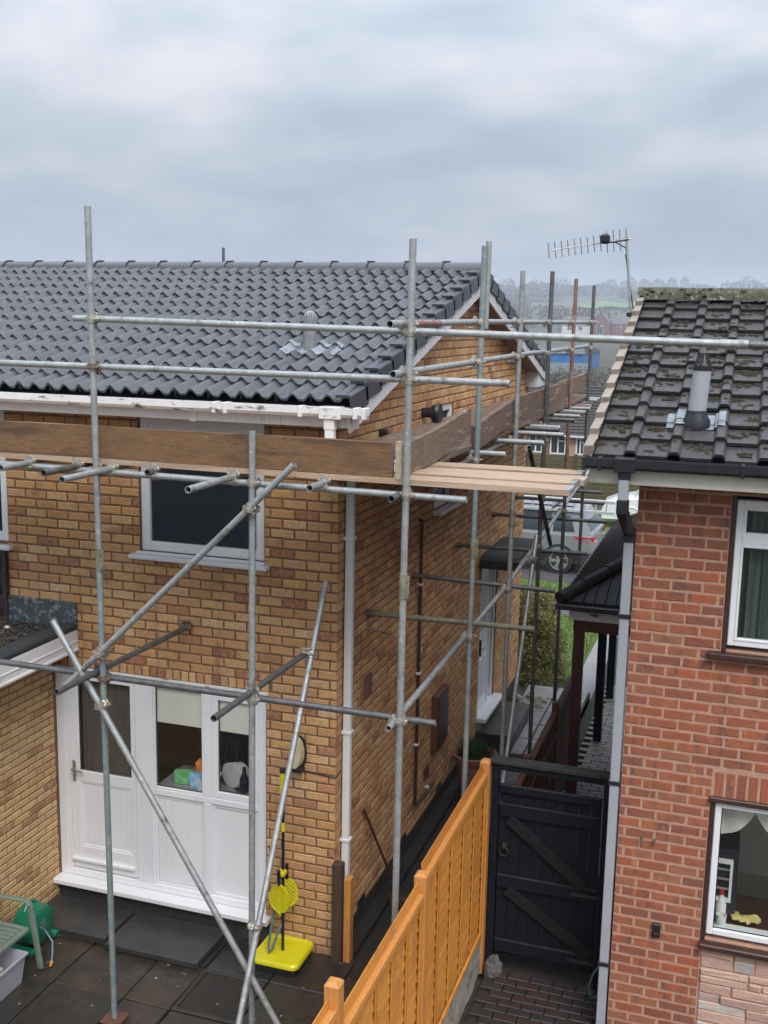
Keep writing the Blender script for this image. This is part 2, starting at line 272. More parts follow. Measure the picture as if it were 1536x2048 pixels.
# ------------------------------------------------------------------ helpers
OFF = {}
def link(o, parent=None, loc=(0,0,0)):
    col.objects.link(o); o.location = loc; OFF[o] = Vector(loc)
    if parent is not None:
        o.parent = parent; o.matrix_parent_inverse = Matrix.Translation(-OFF[parent])
    return o
def thing(name, label, cat, loc, group=None):
    o = bpy.data.objects.new(name, None); o.empty_display_size = .1; link(o, None, loc)
    o['label'] = label; o['category'] = cat
    if group: o['group'] = group
    return o
def tag(o, label, cat, group=None):
    o['label'] = label; o['category'] = cat
    if group: o['group'] = group
    return o
def V(*a): return Vector(a)
class MB:
    def __init__(s): s.v = []; s.f = []
    def add(s, vs, fs):
        b = len(s.v); s.v.extend([tuple(q) for q in vs]); s.f.extend([tuple(i+b for i in q) for q in fs]); return s
    def box(s, x0, y0, z0, x1, y1, z1, ch=0.0):
        if x0 > x1: x0, x1 = x1, x0
        if y0 > y1: y0, y1 = y1, y0
        if z0 > z1: z0, z1 = z1, z0
        return s.obox(V((x0+x1)/2,(y0+y1)/2,(z0+z1)/2), V((x1-x0)/2,0,0), V(0,(y1-y0)/2,0), V(0,0,(z1-z0)/2), ch)
    def obox(s, c, a, b, d, ch=0.0):
        c = Vector(c); a = Vector(a); b = Vector(b); d = Vector(d)
        if ch <= 0:
            vs = [c+a*i+b*j+d*k for k in (-1,1) for j in (-1,1) for i in (-1,1)]
            return s.add(vs, [(0,2,3,1),(4,5,7,6),(0,1,5,4),(2,6,7,3),(0,4,6,2),(1,3,7,5)])
        vs = []; idx = {}
        ax = (a, b, d); L = [q.length for q in ax]; n = [q/l if l else q for q, l in zip(ax, L)]
        for k in (-1,1):
            for j in (-1,1):
                for i in (-1,1):
                    sg = (i,j,k)
                    for t in range(3):
                        p = c.copy()
                        for q in range(3):
                            e = L[q] - (0 if q == t else min(ch, L[q]*.49)); p += n[q]*sg[q]*e
                        idx[(i,j,k,t)] = len(vs); vs.append(p)
        fs = []
        S = (-1,1)
        for i in S: 
            q = [idx[(i,-1,-1,0)],idx[(i,1,-1,0)],idx[(i,1,1,0)],idx[(i,-1,1,0)]]; fs.append(q if i>0 else q[::-1])
        for j in S:
            q = [idx[(-1,j,-1,1)],idx[(1,j,-1,1)],idx[(1,j,1,1)],idx[(-1,j,1,1)]]; fs.append(q[::-1] if j>0 else q)
        for k in S:
            q = [idx[(-1,-1,k,2)],idx[(1,-1,k,2)],idx[(1,1,k,2)],idx[(-1,1,k,2)]]; fs.append(q if k>0 else q[::-1])
        for i in S:
            for j in S:
                q = [idx[(i,j,-1,0)],idx[(i,j,-1,1)],idx[(i,j,1,1)],idx[(i,j,1,0)]]; fs.append(q if i*j>0 else q[::-1])
        for i in S:
            for k in S:
                q = [idx[(i,-1,k,0)],idx[(i,1,k,0)],idx[(i,1,k,2)],idx[(i,-1,k,2)]]; fs.append(q if i*k>0 else q[::-1])
        for j in S:
            for k in S:
                q = [idx[(-1,j,k,1)],idx[(-1,j,k,2)],idx[(1,j,k,2)],idx[(1,j,k,1)]]; fs.append(q if j*k>0 else q[::-1])
        for i in S:
            for j in S:
                for k in S:
                    q = [idx[(i,j,k,0)],idx[(i,j,k,1)],idx[(i,j,k,2)]]; fs.append(q if i*j*k>0 else q[::-1])
        return s.add(vs, fs)
    def bar(s, p0, p1, wa, wb, upv=(0,0,1), ch=0.0):
        """a rectangular bar from p0 to p1, wa wide sideways, wb along upv."""
        p0 = Vector(p0); p1 = Vector(p1); d = (p1-p0); u = Vector(upv); sd = d.cross(u).normalized(); u = sd.cross(d).normalized()
        return s.obox((p0+p1)/2, sd*wa/2, d/2, u*wb/2, ch)
    def cyl(s, p0, p1, r, n=12, r1=None, cap=True):
        p0 = Vector(p0); p1 = Vector(p1); r1 = r if r1 is None else r1; d = (p1-p0).normalized()
        a = d.orthogonal().normalized(); b = d.cross(a)
        vs = [p0+(a*math.cos(t)+b*math.sin(t))*r for t in [2*math.pi*i/n for i in range(n)]] + [p1+(a*math.cos(t)+b*math.sin(t))*r1 for t in [2*math.pi*i/n for i in range(n)]]
        fs = [(i,(i+1)%n,n+(i+1)%n,n+i) for i in range(n)]
        if cap: fs += [tuple(range(n))[::-1], tuple(range(n,2*n))]
        return s.add(vs, fs)
    def pipe(s, p0, p1, r=.02415, wall=.004, n=14):
        """hollow open tube"""
        p0 = Vector(p0); p1 = Vector(p1); d = (p1-p0).normalized(); a = d.orthogonal().normalized(); b = d.cross(a)
        dep = min(.25, (p1-p0).length*.3)
        rings = [(p0+d*dep,r-wall),(p0,r-wall),(p0,r),(p1,r),(p1,r-wall),(p1-d*dep,r-wall)]
        vs = [c+(a*math.cos(2*math.pi*i/n)+b*math.sin(2*math.pi*i/n))*q for c, q in rings for i in range(n)]
        fs = [(k*n+i,k*n+(i+1)%n,(k+1)*n+(i+1)%n,(k+1)*n+i) for k in range(5) for i in range(n)]
        fs += [tuple(range(n))[::-1], tuple(range(5*n,6*n))]
        return s.add(vs, fs)
    def path(s, pts, r, n=8):
        pts = [Vector(p) for p in pts]; rs = r if isinstance(r, (list, tuple)) else [r]*len(pts)
        vs = []; a = None
        for i, p in enumerate(pts):
            d = (pts[min(i+1,len(pts)-1)]-pts[max(i-1,0)]).normalized()
            a = d.orthogonal().normalized() if a is None else (a-d*a.dot(d)).normalized(); b = d.cross(a)
            vs += [p+(a*math.cos(2*math.pi*k/n)+b*math.sin(2*math.pi*k/n))*rs[i] for k in range(n)]
        fs = [(i*n+k,i*n+(k+1)%n,(i+1)*n+(k+1)%n,(i+1)*n+k) for i in range(len(pts)-1) for k in range(n)]
        fs += [tuple(range(n))[::-1], tuple(range((len(pts)-1)*n,len(pts)*n))]
        return s.add(vs, fs)
    def prism(s, poly, ax, lo, hi):
        """extrude a 2D polygon along axis ax (0,1,2) from lo to hi"""
        n = len(poly); vs = []
        for h in (lo, hi):
            for (p, q) in poly:
                vs.append((h,p,q) if ax == 0 else (p,h,q) if ax == 1 else (p,q,h))
        fs = [(i,(i+1)%n,n+(i+1)%n,n+i) for i in range(n)] + [tuple(range(n))[::-1], tuple(range(n,2*n))]
        return s.add(vs, fs)
    def lathe(s, c, prof, n=24, cap=True):
        c = Vector(c); vs = [c+V(r*math.cos(2*math.pi*i/n), r*math.sin(2*math.pi*i/n), z) for r, z in prof for i in range(n)]
        fs = [(k*n+i,k*n+(i+1)%n,(k+1)*n+(i+1)%n,(k+1)*n+i) for k in range(len(prof)-1) for i in range(n)]
        if cap: fs += [tuple(range(n))[::-1], tuple(range((len(prof)-1)*n, len(prof)*n))]
        return s.add(vs, fs)
    def lump(s, c, rx, ry, rz, rnd, rings=3, seg=6, jit=.25):
        c = Vector(c); vs = [c+V(0,0,rz)]
        for k in range(1, rings+1):
            ph = k/(rings+.6)*math.pi*.62
            for i in range(seg):
                t = 2*math.pi*(i+.5*(k%2))/seg; q = 1+rnd.uniform(-jit,jit)
                vs.append(c+V(rx*math.sin(ph)*math.cos(t)*q, ry*math.sin(ph)*math.sin(t)*q, rz*math.cos(ph)*(1+rnd.uniform(-jit,jit))))
        fs = [(0,1+i,1+(i+1)%seg) for i in range(seg)]
        for k in range(rings-1):
            for i in range(seg):
                fs.append((1+k*seg+i,1+(k+1)*seg+i,1+(k+1)*seg+(i+1)%seg,1+k*seg+(i+1)%seg))
        return s.add(vs, fs)
    def mesh(s, name, m, smooth=False):
        me = bpy.data.meshes.new(name); me.from_pydata(s.v, [], s.f)
        me.materials.append(MATS[m])
        if smooth: me.polygons.foreach_set('use_smooth', [True]*len(me.polygons))
        me.update(); return me
    def build(s, name, m, parent=None, smooth=False, kind=None):
        o = bpy.data.objects.new(name, s.mesh(name, m, smooth)); link(o, parent)
        if smooth:
            try: o.data.set_sharp_from_angle(angle=rad(38))
            except Exception: pass
        if kind: o['kind'] = kind
        return o
def B(name, m, parent, *boxes, ch=0.0, smooth=False):
    q = MB()
    for b in boxes: q.box(*b) if len(b) == 7 else q.box(*b, ch)
    return q.build(name, m, parent, smooth)
def struct(name, q, m, smooth=False):
    o = q.build(name, m, None, smooth); o['kind'] = 'structure'; return o

def dist(p): return (Vector(p)-CAM).length

# brick meshes shared by size
BM = {}
def brick_mesh(du, dv, dd, m, var):
    key = (round(du,3), round(dv,3), round(dd,3), m, var)
    if key not in BM:
        rr = random.Random(int(du*7919+dv*104729+dd*1299709)*31+var*977); nlong = max(2,int(du/.05)); q = MB(); out = []
        u = rr.uniform
        for i in range(nlong): out.append((du*i/nlong+(u(-.006,.006) if i else 0), 0+u(-.0015,.003)))
        out.append((du,0)); out.append((du+u(-.003,.001),dv*.5))
        for i in range(nlong): out.append((du-du*i/nlong+(u(-.006,.006) if i else 0), dv-u(-.0015,.003)))
        out.append((0,dv)); out.append((u(-.001,.003),dv*.5))
        n = len(out); cx, cz_ = du/2, dv/2
        for (x,z) in out: q.v.append((x,dd,z))
        for (x,z) in out: q.v.append((x,.005+u(-.001,.002),z))
        for (x,z) in out:
            k = .004+u(0,.006); q.v.append((x+(k if x < cx else -k), u(-.0012,.0012), z+(k if z < cz_ else -k)))
        q.f = [(j*n+i,j*n+(i+1)%n,(j+1)*n+(i+1)%n,(j+1)*n+i) for j in range(2) for i in range(n)]+[tuple(range(2*n,3*n))]
        BM[key] = q.mesh('brick', m)
    return BM[key]
def lay(u0, u1, v0, v1, L, H, joint, off, holes, first=None, minw=.022):
    """courses of half-bonded bricks in a rectangle, cut round holes -> (u0,u1,v0,v1,row)"""
    out = []; row = 0; v = v0
    while v < v1-.02:
        top = min(v+H-joint, v1)
        u = u0 - (L/2 if row % 2 else 0) - off
        while u < u1:
            segs = [(max(u,u0), min(u+L-joint,u1))]
            for (a,b,c,d) in holes:
                if top <= c+.01 or v >= d-.01: continue
                ns = []
                for (p,q) in segs:
                    if q <= a or p >= b: ns.append((p,q)); continue
                    if p < a: ns.append((p,min(q,a-.004)))
                    if q > b: ns.append((max(p,b+.004),q))
                segs = ns
            for (p,q) in segs:
                if q-p > minw: out.append((p,q,v,top,row))
            u += L
        v += H; row += 1
    return out
def panels(u0,u1,v0,v1,holes):
    us = sorted({u0,u1,*[q for h in holes for q in h[:2] if u0<q<u1]}); vs = sorted({v0,v1,*[q for h in holes for q in h[2:] if v0<q<v1]})
    out = []
    for i in range(len(us)-1):
        run = None
        for j in range(len(vs)-1):
            cu, cv2 = (us[i]+us[i+1])/2, (vs[j]+vs[j+1])/2
            solid = not any(h[0]<cu<h[1] and h[2]<cv2<h[3] for h in holes)
            if solid:
                if run and abs(run[3]-vs[j])<1e-6: run[3] = vs[j+1]
                else:
                    run = [us[i],us[i+1],vs[j],vs[j+1]]; out.append(run)
            else: run = None
    return out
def put_bricks(wall, items, m, limit, name='brick', rest='brickwork'):
    """items: (corner pos, axis 'x'/'y'/'-', du, dv, depth). facade bricks face -Y ('x'); side bricks face +X ('y'); east side bricks face -X ('-')."""
    rnd = random.Random(11)
    order = sorted(items, key=lambda t: dist(t[0])/max(.02,t[2])*(1.0 if t[1]=='x' else 2.2))
    big = MB()
    for n_, (p, ax, du, dv, dd) in enumerate(order):
        me = brick_mesh(du, dv, dd, m, rnd.randrange(4))
        jx = rnd.uniform(-.0015,.0015); tw = rnd.uniform(-.004,.004)
        rz = 0 if ax == 'x' else (math.pi/2 if ax == 'y' else -math.pi/2)
        if n_ < limit:
            o = bpy.data.objects.new(name, me); link(o, wall, p + (V(0,jx,0) if ax == 'x' else V(jx,0,0))); o.rotation_euler = (tw*.5,tw,rz+tw)
        else:
            M = Matrix.Translation(p) @ Matrix.Rotation(rz+tw,4,'Z')
            big.add([M @ Vector(c.co) for c in me.vertices], [tuple(f.vertices) for f in me.polygons])
    if big.v: big.build(rest, m, wall, kind='stuff')
def frame(parent, name, x0,x1,z0,z1,y,w,d,m='upvc',ch=.006):
    """rectangular frame in the XZ plane, front face at y, depth d"""
    q = MB(); q.box(x0,y,z0,x0+w,y+d,z1,ch); q.box(x1-w,y,z0,x1,y+d,z1,ch); q.box(x0+w,y+.001,z0,x1-w,y+d,z0+w,ch); q.box(x0+w,y+.001,z1-w,x1-w,y+d,z1,ch)
    return q.build(name, m, parent)
def leaves(q, c, rx, ry, rz, n, size, rnd, shell=.55):
    c = Vector(c)
    for _ in range(n):
        while True:
            d = V(rnd.uniform(-1,1),rnd.uniform(-1,1),rnd.uniform(-1,1)); l = d.length
            if .01 < l <= 1: break
        d = d/l*(shell+(1-shell)*rnd.random()**.6)
        p = c+V(d.x*rx,d.y*ry,d.z*rz)
        a = V(rnd.gauss(0,1),rnd.gauss(0,1),rnd.gauss(0,1)).normalized(); b = a.orthogonal().normalized(); s = size*rnd.uniform(.6,1.4)
        q.add([p-a*s-b*s*.5, p+a*s-b*s*.35, p+a*s*.8+b*s*.5, p-a*s*.7+b*s*.45], [(0,1,2,3)])

# ------------------------------------------------------------------ ground and terrain
def smooth(a,b,t):
    t = max(0,min(1,(t-a)/(b-a))); return t*t*(3-2*t)
TZ = [(-400,-.36),(7.5,-.36),(10,-.52),(20,-.80),(34,-1.15),(46,-2.4),(62,-3.6),(110,-4.2),(200,-3.2),(330,-3.2),(560,-2.8),(700,-.5),(900,8),(1300,32),(1850,60),(2150,64),(2700,52)]
def tz(x, y):
    for (a,za),(b,zb) in zip(TZ, TZ[1:]):
        if a <= y <= b:
            z = za+(zb-za)*smooth(a,b,y) if y < 60 else za+(zb-za)*(y-a)/(b-a); break
    else: z = TZ[-1][1] if y > 0 else TZ[0][1]
    if y > 300: z += (y-300)*.0065*(noise.noise((x*.0022, y*.0026, .3)))*1.3
    return z
q = MB(); xs = [-3200,-2200,-1700,-1200,-900,-700,-550,-420,-320,-240,-180,-130,-90,-60,-40,-25,-15,-9,-5,-2,0,2,4,6,10,16,28,45,70,110,160,230,320,430,560,700,900,1200,1700,2200,3200]
ys = [-300,-60,-20,-8,0,4,7.5,8.5,10,12,14,16,18,20,24,28,34,40,46,54,62,80,110,150,200,260,330,380,430,480,560,640,720,800,900,1000,1150,1300,1500,1700,1850,2000,2150,2400,2700]
for y in ys:
    for x in xs: q.v.append((x,y,tz(x,y)))
nx = len(xs)
q.f = [(j*nx+i,j*nx+i+1,(j+1)*nx+i+1,(j+1)*nx+i) for j in range(len(ys)-1) for i in range(nx-1)]
struct('ground', q, 'terrain', True)
def drape(name, x0,x1,y0,y1,m,dz,nx=8,ny=10):
    q = MB()
    for j in range(ny+1):
        for i in range(nx+1):
            x = x0+(x1-x0)*i/nx; y = y0+(y1-y0)*j/ny; q.v.append((x,y,tz(x,y)+dz))
    q.f = [(j*(nx+1)+i,j*(nx+1)+i+1,(j+1)*(nx+1)+i+1,(j+1)*(nx+1)+i) for j in range(ny) for i in range(nx)]
    return struct(name, q, m, True)

# patio behind the buff house
GZ = -.13
base = struct('patio', MB().box(-6,-5,-.34,1.14,.0,-.185), 'joint_dark')
def slab(parent, x0,x1,y0,y1,z,m='slab_wet',t=.05,name='paving_slab'):
    rr = R.uniform
    q = MB(); q.obox(V((x0+x1)/2,(y0+y1)/2,z-t/2), V((x1-x0)/2-.006,rr(-.004,.004),rr(-.002,.002)), V(rr(-.004,.004),(y1-y0)/2-.006,rr(-.002,.002)), V(0,0,t/2), .008)
    return q.build(name, m, parent)
SX = [-5.6,-4.7,-3.9,-3.0,-2.1,-1.42,-.98,-.38,.22,.69,1.14]
SY = [-4.6,-3.7,-2.85,-2.0,-1.17,-.55,.0]
for j in range(len(SY)-1):
    for i in range(len(SX)-1):
        x0,x1 = SX[i],SX[i+1]; sh = .18 if j in (0,2) else 0
        if i in (0,len(SX)-2): sh_l = 0 if i == 0 else sh; sh_r = sh if i == 0 else 0
        else: sh_l = sh_r = sh
        if SX[i] == -.98 and j == 4: continue        # the manhole sits here
        slab(base, x0+sh_l, x1+sh_r if i < len(SX)-2 else x1, SY[j], SY[j+1]-.002, GZ+R.uniform(-.006,.006))
slab(base, -2.92,-1.985,-.55,-.035,GZ+.062,'slab_step',.06,'step_slab')
slab(base, -1.955,-1.02,-.62,-.035,GZ+.066,'slab_step',.06,'step_slab')

# alley beside the buff house, walls path
struct('alley_path', MB().box(.16,.0,-.34,1.16,8.1,-.20), 'concrete_wet')
struct('alley_kerb', MB().box(.012,.02,-.34,.155,5.2,-.15,.01), 'concrete_wet')
# paving of the passage behind the gate, beside the red house
pv = struct('passage_paving', MB().box(1.30,-5,-.36,2.42,.46,-.262), 'joint_dark')
PM = {}
def paver(parent, cx, cy, z, rot, m, L=.2, W=.1, name='paver'):
    key = (L,W,m)
    if key not in PM: PM[key] = MB().box(-L/2+.004,-W/2+.004,-.04,L/2-.004,W/2-.004,0,.005).mesh('paver', m)
    o = bpy.data.objects.new(name, PM[key]); link(o, parent, (cx,cy,z+R.uniform(-.003,.003))); o.rotation_euler = (0,0,rot); return o
n_ = 0
for j in range(21):
    for i in range(6):
        y = .40-j*.1; x = 1.40+i*.2+(.1 if j%2 else 0)
        if x > 2.36: continue
        paver(pv, x, y, -.225, 0, 'paver_dark')

# front garden, carport drive
drape('front_path', .74,1.16,8.1,14.1,'path_slab',.02,3,8)
drape('side_bed', .02,.735,8.1,9.0,'earth',.015,3,3)
fp = struct('side_path', MB().box(.17,5.2,-.34,1.16,8.1,-.19), 'joint_dark')
for j in range(5):
    slab(fp, .2, .66, 5.25+j*.57, 5.25+j*.57+.56, -.165, 'path_slab'); slab(fp, .67, 1.14, 5.25+j*.57, 5.25+j*.57+.56, -.165, 'path_slab')
dv = struct('carport_drive', MB().box(1.17,.56,-.36,2.42,16,-.30), 'joint_dark')
for j in range(60):
    for i in range(6):
        y = 2.6+j*.105; x = 1.42+i*.21+(.105 if j%2 else 0)
        if x > 2.38: continue
        paver(dv, x, y, -.262, 0, 'paver_front', .21, .105)
drape('lawn', -9,.73,9.0,14.1,'grass_ground',.012,14,12)
drape('verge_lawn', -12,6,15.6,17.6,'grass_ground',.012,18,4)
drape('pavement', -30,30,14.1,15.6,'asphalt',.02,20,3)
drape('road', -40,40,17.7,25.5,'asphalt',.008,20,6)
drape('far_verge', -40,40,25.5,31,'grass_ground',.012,20,4)
q = MB(); rg = random.Random(5)
for (x0,x1,y0,y1,n) in ((-1.5,.72,9.0,14.0,9000),(-2.5,1.6,15.6,17.5,5200)):
    for _ in range(n):
        x = rg.uniform(x0,x1); y = rg.uniform(y0,y1); z = tz(x,y)+.01; h = rg.uniform(.03,.075); a = rg.uniform(0,6.28); dx = math.cos(a)*.012; dy = math.sin(a)*.012; lx = rg.uniform(-.03,.03); ly = rg.uniform(-.03,.03)
        q.add([(x-dx,y-dy,z),(x+dx,y+dy,z),(x+lx,y+ly,z+h)], [(0,1,2)])
o = q.build('lawn_grass', 'grass_blade', kind='stuff'); tag(o, 'short green grass on the front lawn and roadside verge', 'grass')

# ------------------------------------------------------------------ the buff brick house
house = thing('brick_house', 'buff brick house with a new grey tiled roof, behind the scaffold', 'house', (-1.6,4,-.2))
H, L, J = .0855, .222, .0125
DOOR = (-2.83,-.655,-.2,2.235); WIN = (-1.875,-.672,3.40,4.6); WINL = (-4.6,-3.262,3.36,4.6)
HL = [DOOR, WIN, WINL]
ROWL = (-2.83,-.60,2.235,2.335)
RY, RZ, EY, EZ = 4.05, 6.02, -.33, 4.80       # tile plane: ridge and eaves
SL = (RZ-EZ)/(RY-EY)
wall = MB()
for a,b,c,d in panels(-3.28,-.11,-.3,4.64,HL): wall.box(a,.0055,c,b,.11,d)
# side wall with gable, in strips
SIDEH = [(2.95,3.66,3.42,4.56),(5.38,6.36,-.3,2.30)]
for a,b,c,d in panels(.0055,8.1,-.3,4.64,SIDEH): wall.box(-.11,a,c,-.0055,b,d)
wall.prism([(.0055,4.64),(8.1,4.64),(8.1,4.66),(RY,RZ-.12),(.0055,4.66)],0,-.11,-.0055)
wl = wall.build('wall', 'mortar_brown', house)
items = []
for (a,b,c,d,row) in lay(-3.275,0,-.14,4.62,L,H,J,.0,HL+[ROWL]):
    dd = .022
    if b > -.02:   # corner bricks return round the corner
        dd = .1025 if row%2 else .205
    items.append((V(a,0,c),'x',b-a,d-c,dd))
x = -2.82
while x < -.68:
    items.append((V(x,0,2.242),'x',.068,.088,.022)); x += .0785
def gab(y): return RZ-.10-abs(y-RY)*SL
for (a,b,c,d,row) in lay(0,8.1,-.14,RZ,L,H,J,.0,SIDEH):
    y0 = a
    if row%2: y0 = max(a,.1135)
    else: y0 = max(a,.216)
    if b-y0 < .04: continue
    if d > gab((y0+b)/2): continue
    items.append((V(0,y0,c),'y',b-y0,d-c,.022))
# side bricks face +X: rotate so that local -Y faces +X
fixed = []
for p,ax,du,dv_,dd in items: fixed.append((p,ax,du,dv_,dd))
put_bricks(wl, fixed, 'brick_buff', 300)
B('plinth','plinth_dark',house,(-2.86,-.012,-.3,-.62,.0,.075),(.0,.11,-.3,.012,8.1,-.02))
for yy in (.62,1.95,2.35+1.0,4.3): B('air_vent','black_plastic',house,(.002,yy,-.02,.014,yy+.2,.06,.004))

# upstairs bathroom window
wn = B('window','upvc',house,(-1.875,.06,3.40,-.672,.11,3.41)); 
frame(wn,'window_frame',-1.872,-.675,3.40,4.60,.028,.085,.07)
B('pane','glass_frost',wn,(-1.79,.062,3.483,-.76,.068,4.36))
B('head_panel','upvc',wn,(-1.79,.04,4.36,-.76,.09,4.52,.006))
B('window_sill','upvc',wn,(-1.955,-.075,3.335,-.62,.05,3.375,.008),(-1.90,-.03,3.376,-.66,.06,3.40,.005))
B('room_shell','room_dark',wn,(-2.6,1.6,3.2,.0-.12,1.62,4.6),(-2.6,.12,3.18,-.12,1.6,3.2),(-2.6,.12,3.2,-2.58,1.6,4.6))
B('shampoo_bottle','white_gloss',wn,(-.93,.12,3.48,-.87,.18,3.68,.015))
wn2 = B('window','upvc',house,(-4.6,.06,3.36,-3.262,.11,3.37))
frame(wn2,'window_frame',-4.6,-3.264,3.36,4.60,.028,.085,.07)
B('pane','glass_frost',wn2,(-4.515,.062,3.445,-3.35,.068,4.52))
B('window_sill','upvc',wn2,(-4.65,-.06,3.29,-3.215,.05,3.335,.008))
B('room_shell','room_dark',wn2,(-4.7,1.2,3.2,-2.62,1.22,4.6))

# kitchen door and its glazed screen
dr = B('door_screen','upvc',house,(-2.83,.03,2.155,-.655,.10,2.225,.006),(-2.83,.03,.13,-2.735,.10,2.155,.006),(-.745,.03,.13,-.655,.10,2.155,.006),(-2.735,.03,.13,-.745,.10,.20,.006),
    (-1.985,.028,.20,-1.80,.10,2.155,.006),(-1.80,.032,1.095,-.745,.10,1.155,.005),(-1.285,.031,.20,-1.21,.10,1.095,.005),(-1.285,.031,1.155,-1.21,.10,2.155,.005),(-2.735,.034,.20,-2.70,.10,2.155,.004))
B('head_trim','upvc_dirty',dr,(-2.60,-.012,2.21,-.63,.028,2.238,.004))
B('threshold','upvc',dr,(-2.865,-.10,.075,-.60,.05,.128,.008))
df = B('door_leaf','upvc',dr,(-2.70,.045,.21,-2.60,.085,2.14,.006),(-2.045,.045,.21,-1.99,.085,2.14,.006),(-2.60,.046,1.095,-2.045,.085,1.205,.006),(-2.60,.046,.21,-2.045,.085,.44,.006),(-2.60,.046,2.10,-2.045,.085,2.14,.006),(-2.60,.07,.44,-2.045,.083,1.095))
x = -2.595
while x < -2.06:
    B('panel_board','upvc',df,(x,.0605,.455,x+.0597,.072,1.085,.0012)); x += .061
B('panel_bead','upvc',df,(-2.60,.052,.44,-2.585,.07,1.095,.003),(-2.06,.052,.44,-2.045,.07,1.095,.003),(-2.585,.052,.44,-2.06,.07,.456,.003),(-2.585,.052,1.08,-2.06,.07,1.095,.003))
B('weather_bar','upvc',df,(-2.70,.012,.285,-2.02,.046,.325,.01))
B('pane','glass_dark',df,(-2.60,.064,1.205,-2.045,.069,2.10))
B('gasket','black_plastic',df,(-2.602,.060,1.200,-2.594,.066,2.105),(-2.051,.060,1.200,-2.043,.066,2.105),(-2.6,.060,1.199,-2.045,.066,1.207))
B('door_blind','door_blind',df,(-2.60,.12,1.15,-2.045,.125,2.13))
hd = B('door_handle','chrome',df,(-2.672,.030,1.09,-2.64,.046,1.30,.005)); hd2 = MB().cyl((-2.656,.0,1.215),(-2.656,.03,1.215),.011,8).cyl((-2.656,.003,1.215),(-2.545,.003,1.208),.009,8).build('lever','chrome',hd,True)
for (a,b,z0,z1) in ((-1.80,-1.285,1.155,2.155),(-1.21,-.745,1.155,2.155)):
    sub = .0 if a < -1.5 else .045
    f = frame(dr,'sash',a,b,z0,z1,.036,.022+sub,.05)
    B('pane','glass',f,(a+.022+sub,.062,z0+.022+sub,b-.022-sub,.067,z1-.022-sub))
    B('gasket','black_plastic',f,(a+.022+sub,.058,z0+.022+sub,a+.03+sub,.064,z1-.022-sub),(a+.022+sub,.058,z0+.022+sub,b-.022-sub,.064,z0+.03+sub))
for (a,b) in ((-1.80,-1.285),(-1.21,-.745)):
    p_ = B('lower_panel','upvc',dr,(a,.06,.20,b,.075,1.095))
    B('panel_bead','upvc',p_,(a,.048,.20,a+.028,.06,1.095,.004),(b-.028,.048,.20,b,.06,1.095,.004),(a+.028,.048,.20,b-.028,.06,.23,.004),(a+.028,.048,1.062,b-.028,.06,1.095,.004))
    x = a+.032
    while a < -1.5 and x < b-.09:
        B('panel_board','upvc',p_,(x,.0545,.235,x+.0733,.062,1.058,.0012)); x += .0745
# the kitchen behind the glass
B('room_shell','room_wall',dr,(-2.95,3.0,-.1,-.15,3.02,2.4),(-2.97,.12,-.1,-2.95,3.0,2.4),(-.13,.12,-.1,-.115,3.0,2.4),(-2.95,.12,2.4,-.12,3.0,2.42))
B('room_floor','room_floor',dr,(-2.95,.12,-.12,-.12,3.0,-.1))
B('worktop','worktop',dr,(-1.82,.11,1.12,-.70,.62,1.15,.006))
for (a,b) in ((-1.79,-1.29),(-1.19,-.76)): B('roller_blind','blind_cream',dr,(a,.078,1.79,b,.082,2.15))
def onk(name,label,cat,q,m,smooth=False):
    o = q.build(name,m,None,smooth); tag(o,label,cat); return o
onk('carton_box','small green cereal carton on the kitchen worktop','box',MB().obox((-1.60,.24,1.215),(.085,.02,0),(-.008,.03,0),(0,0,.062),.003),'box_green')
onk('carton_box','light blue carton leaning beside the orange bag on the worktop','box',MB().obox((-1.44,.22,1.215),(.075,.012,.01),(-.006,.03,.01),(-.01,0,.06),.003),'box_blue')
q = MB(); rb = random.Random(3)
for k in range(7): q.lump((-1.42+rb.uniform(-.09,.09),.34+rb.uniform(-.05,.05),1.22+rb.uniform(0,.12)),.075,.06,.09,rb,4,8,.35)
onk('carrier_bag','crumpled orange carrier bag behind the cartons on the worktop','bag',q,'bag_orange')
onk('chopping_board','white board leaning against the kitchen window mullion','board',MB().obox((-1.31,.20,1.23),(.07,.03,.0),(-.01,.012,0),(.03,.02,.085),.005),'white_gloss')
pl = thing('plate_rack','plates stacked upright behind the right kitchen pane','plates',(-1.10,.35,1.15))
for k in range(5):
    a = V(.02,.05,0).normalized(); c = V(-1.145+k*.022,.30+k*.012,1.275); MB().cyl(c-a*.004,c+a*.004,.12,20).build('plate','white_gloss',pl,True)
B('rack_wire','chrome',pl,(-1.17,.22,1.15,-1.02,.42,1.16))
onk('bottle','dark bottle standing by the kitchen tap','bottle',MB().lathe((-.99,.26,1.15),[(.04,0),(.042,.13),(.018,.19),(.016,.24)],14),'bottle_dark',True)
onk('pan','dark round pan behind the dark bottle on the worktop','pan',MB().lathe((-.90,.36,1.15),[(.09,0),(.095,.13)],18),'bottle_dark',True)
onk('tap','chrome swan-neck tap inside the right kitchen window','tap',MB().path([(-.86,.16,1.15),(-.865,.16,1.22),(-.85,.165,1.29),(-.80,.175,1.35),(-.775,.18,1.37)],.011,8),'chrome',True)
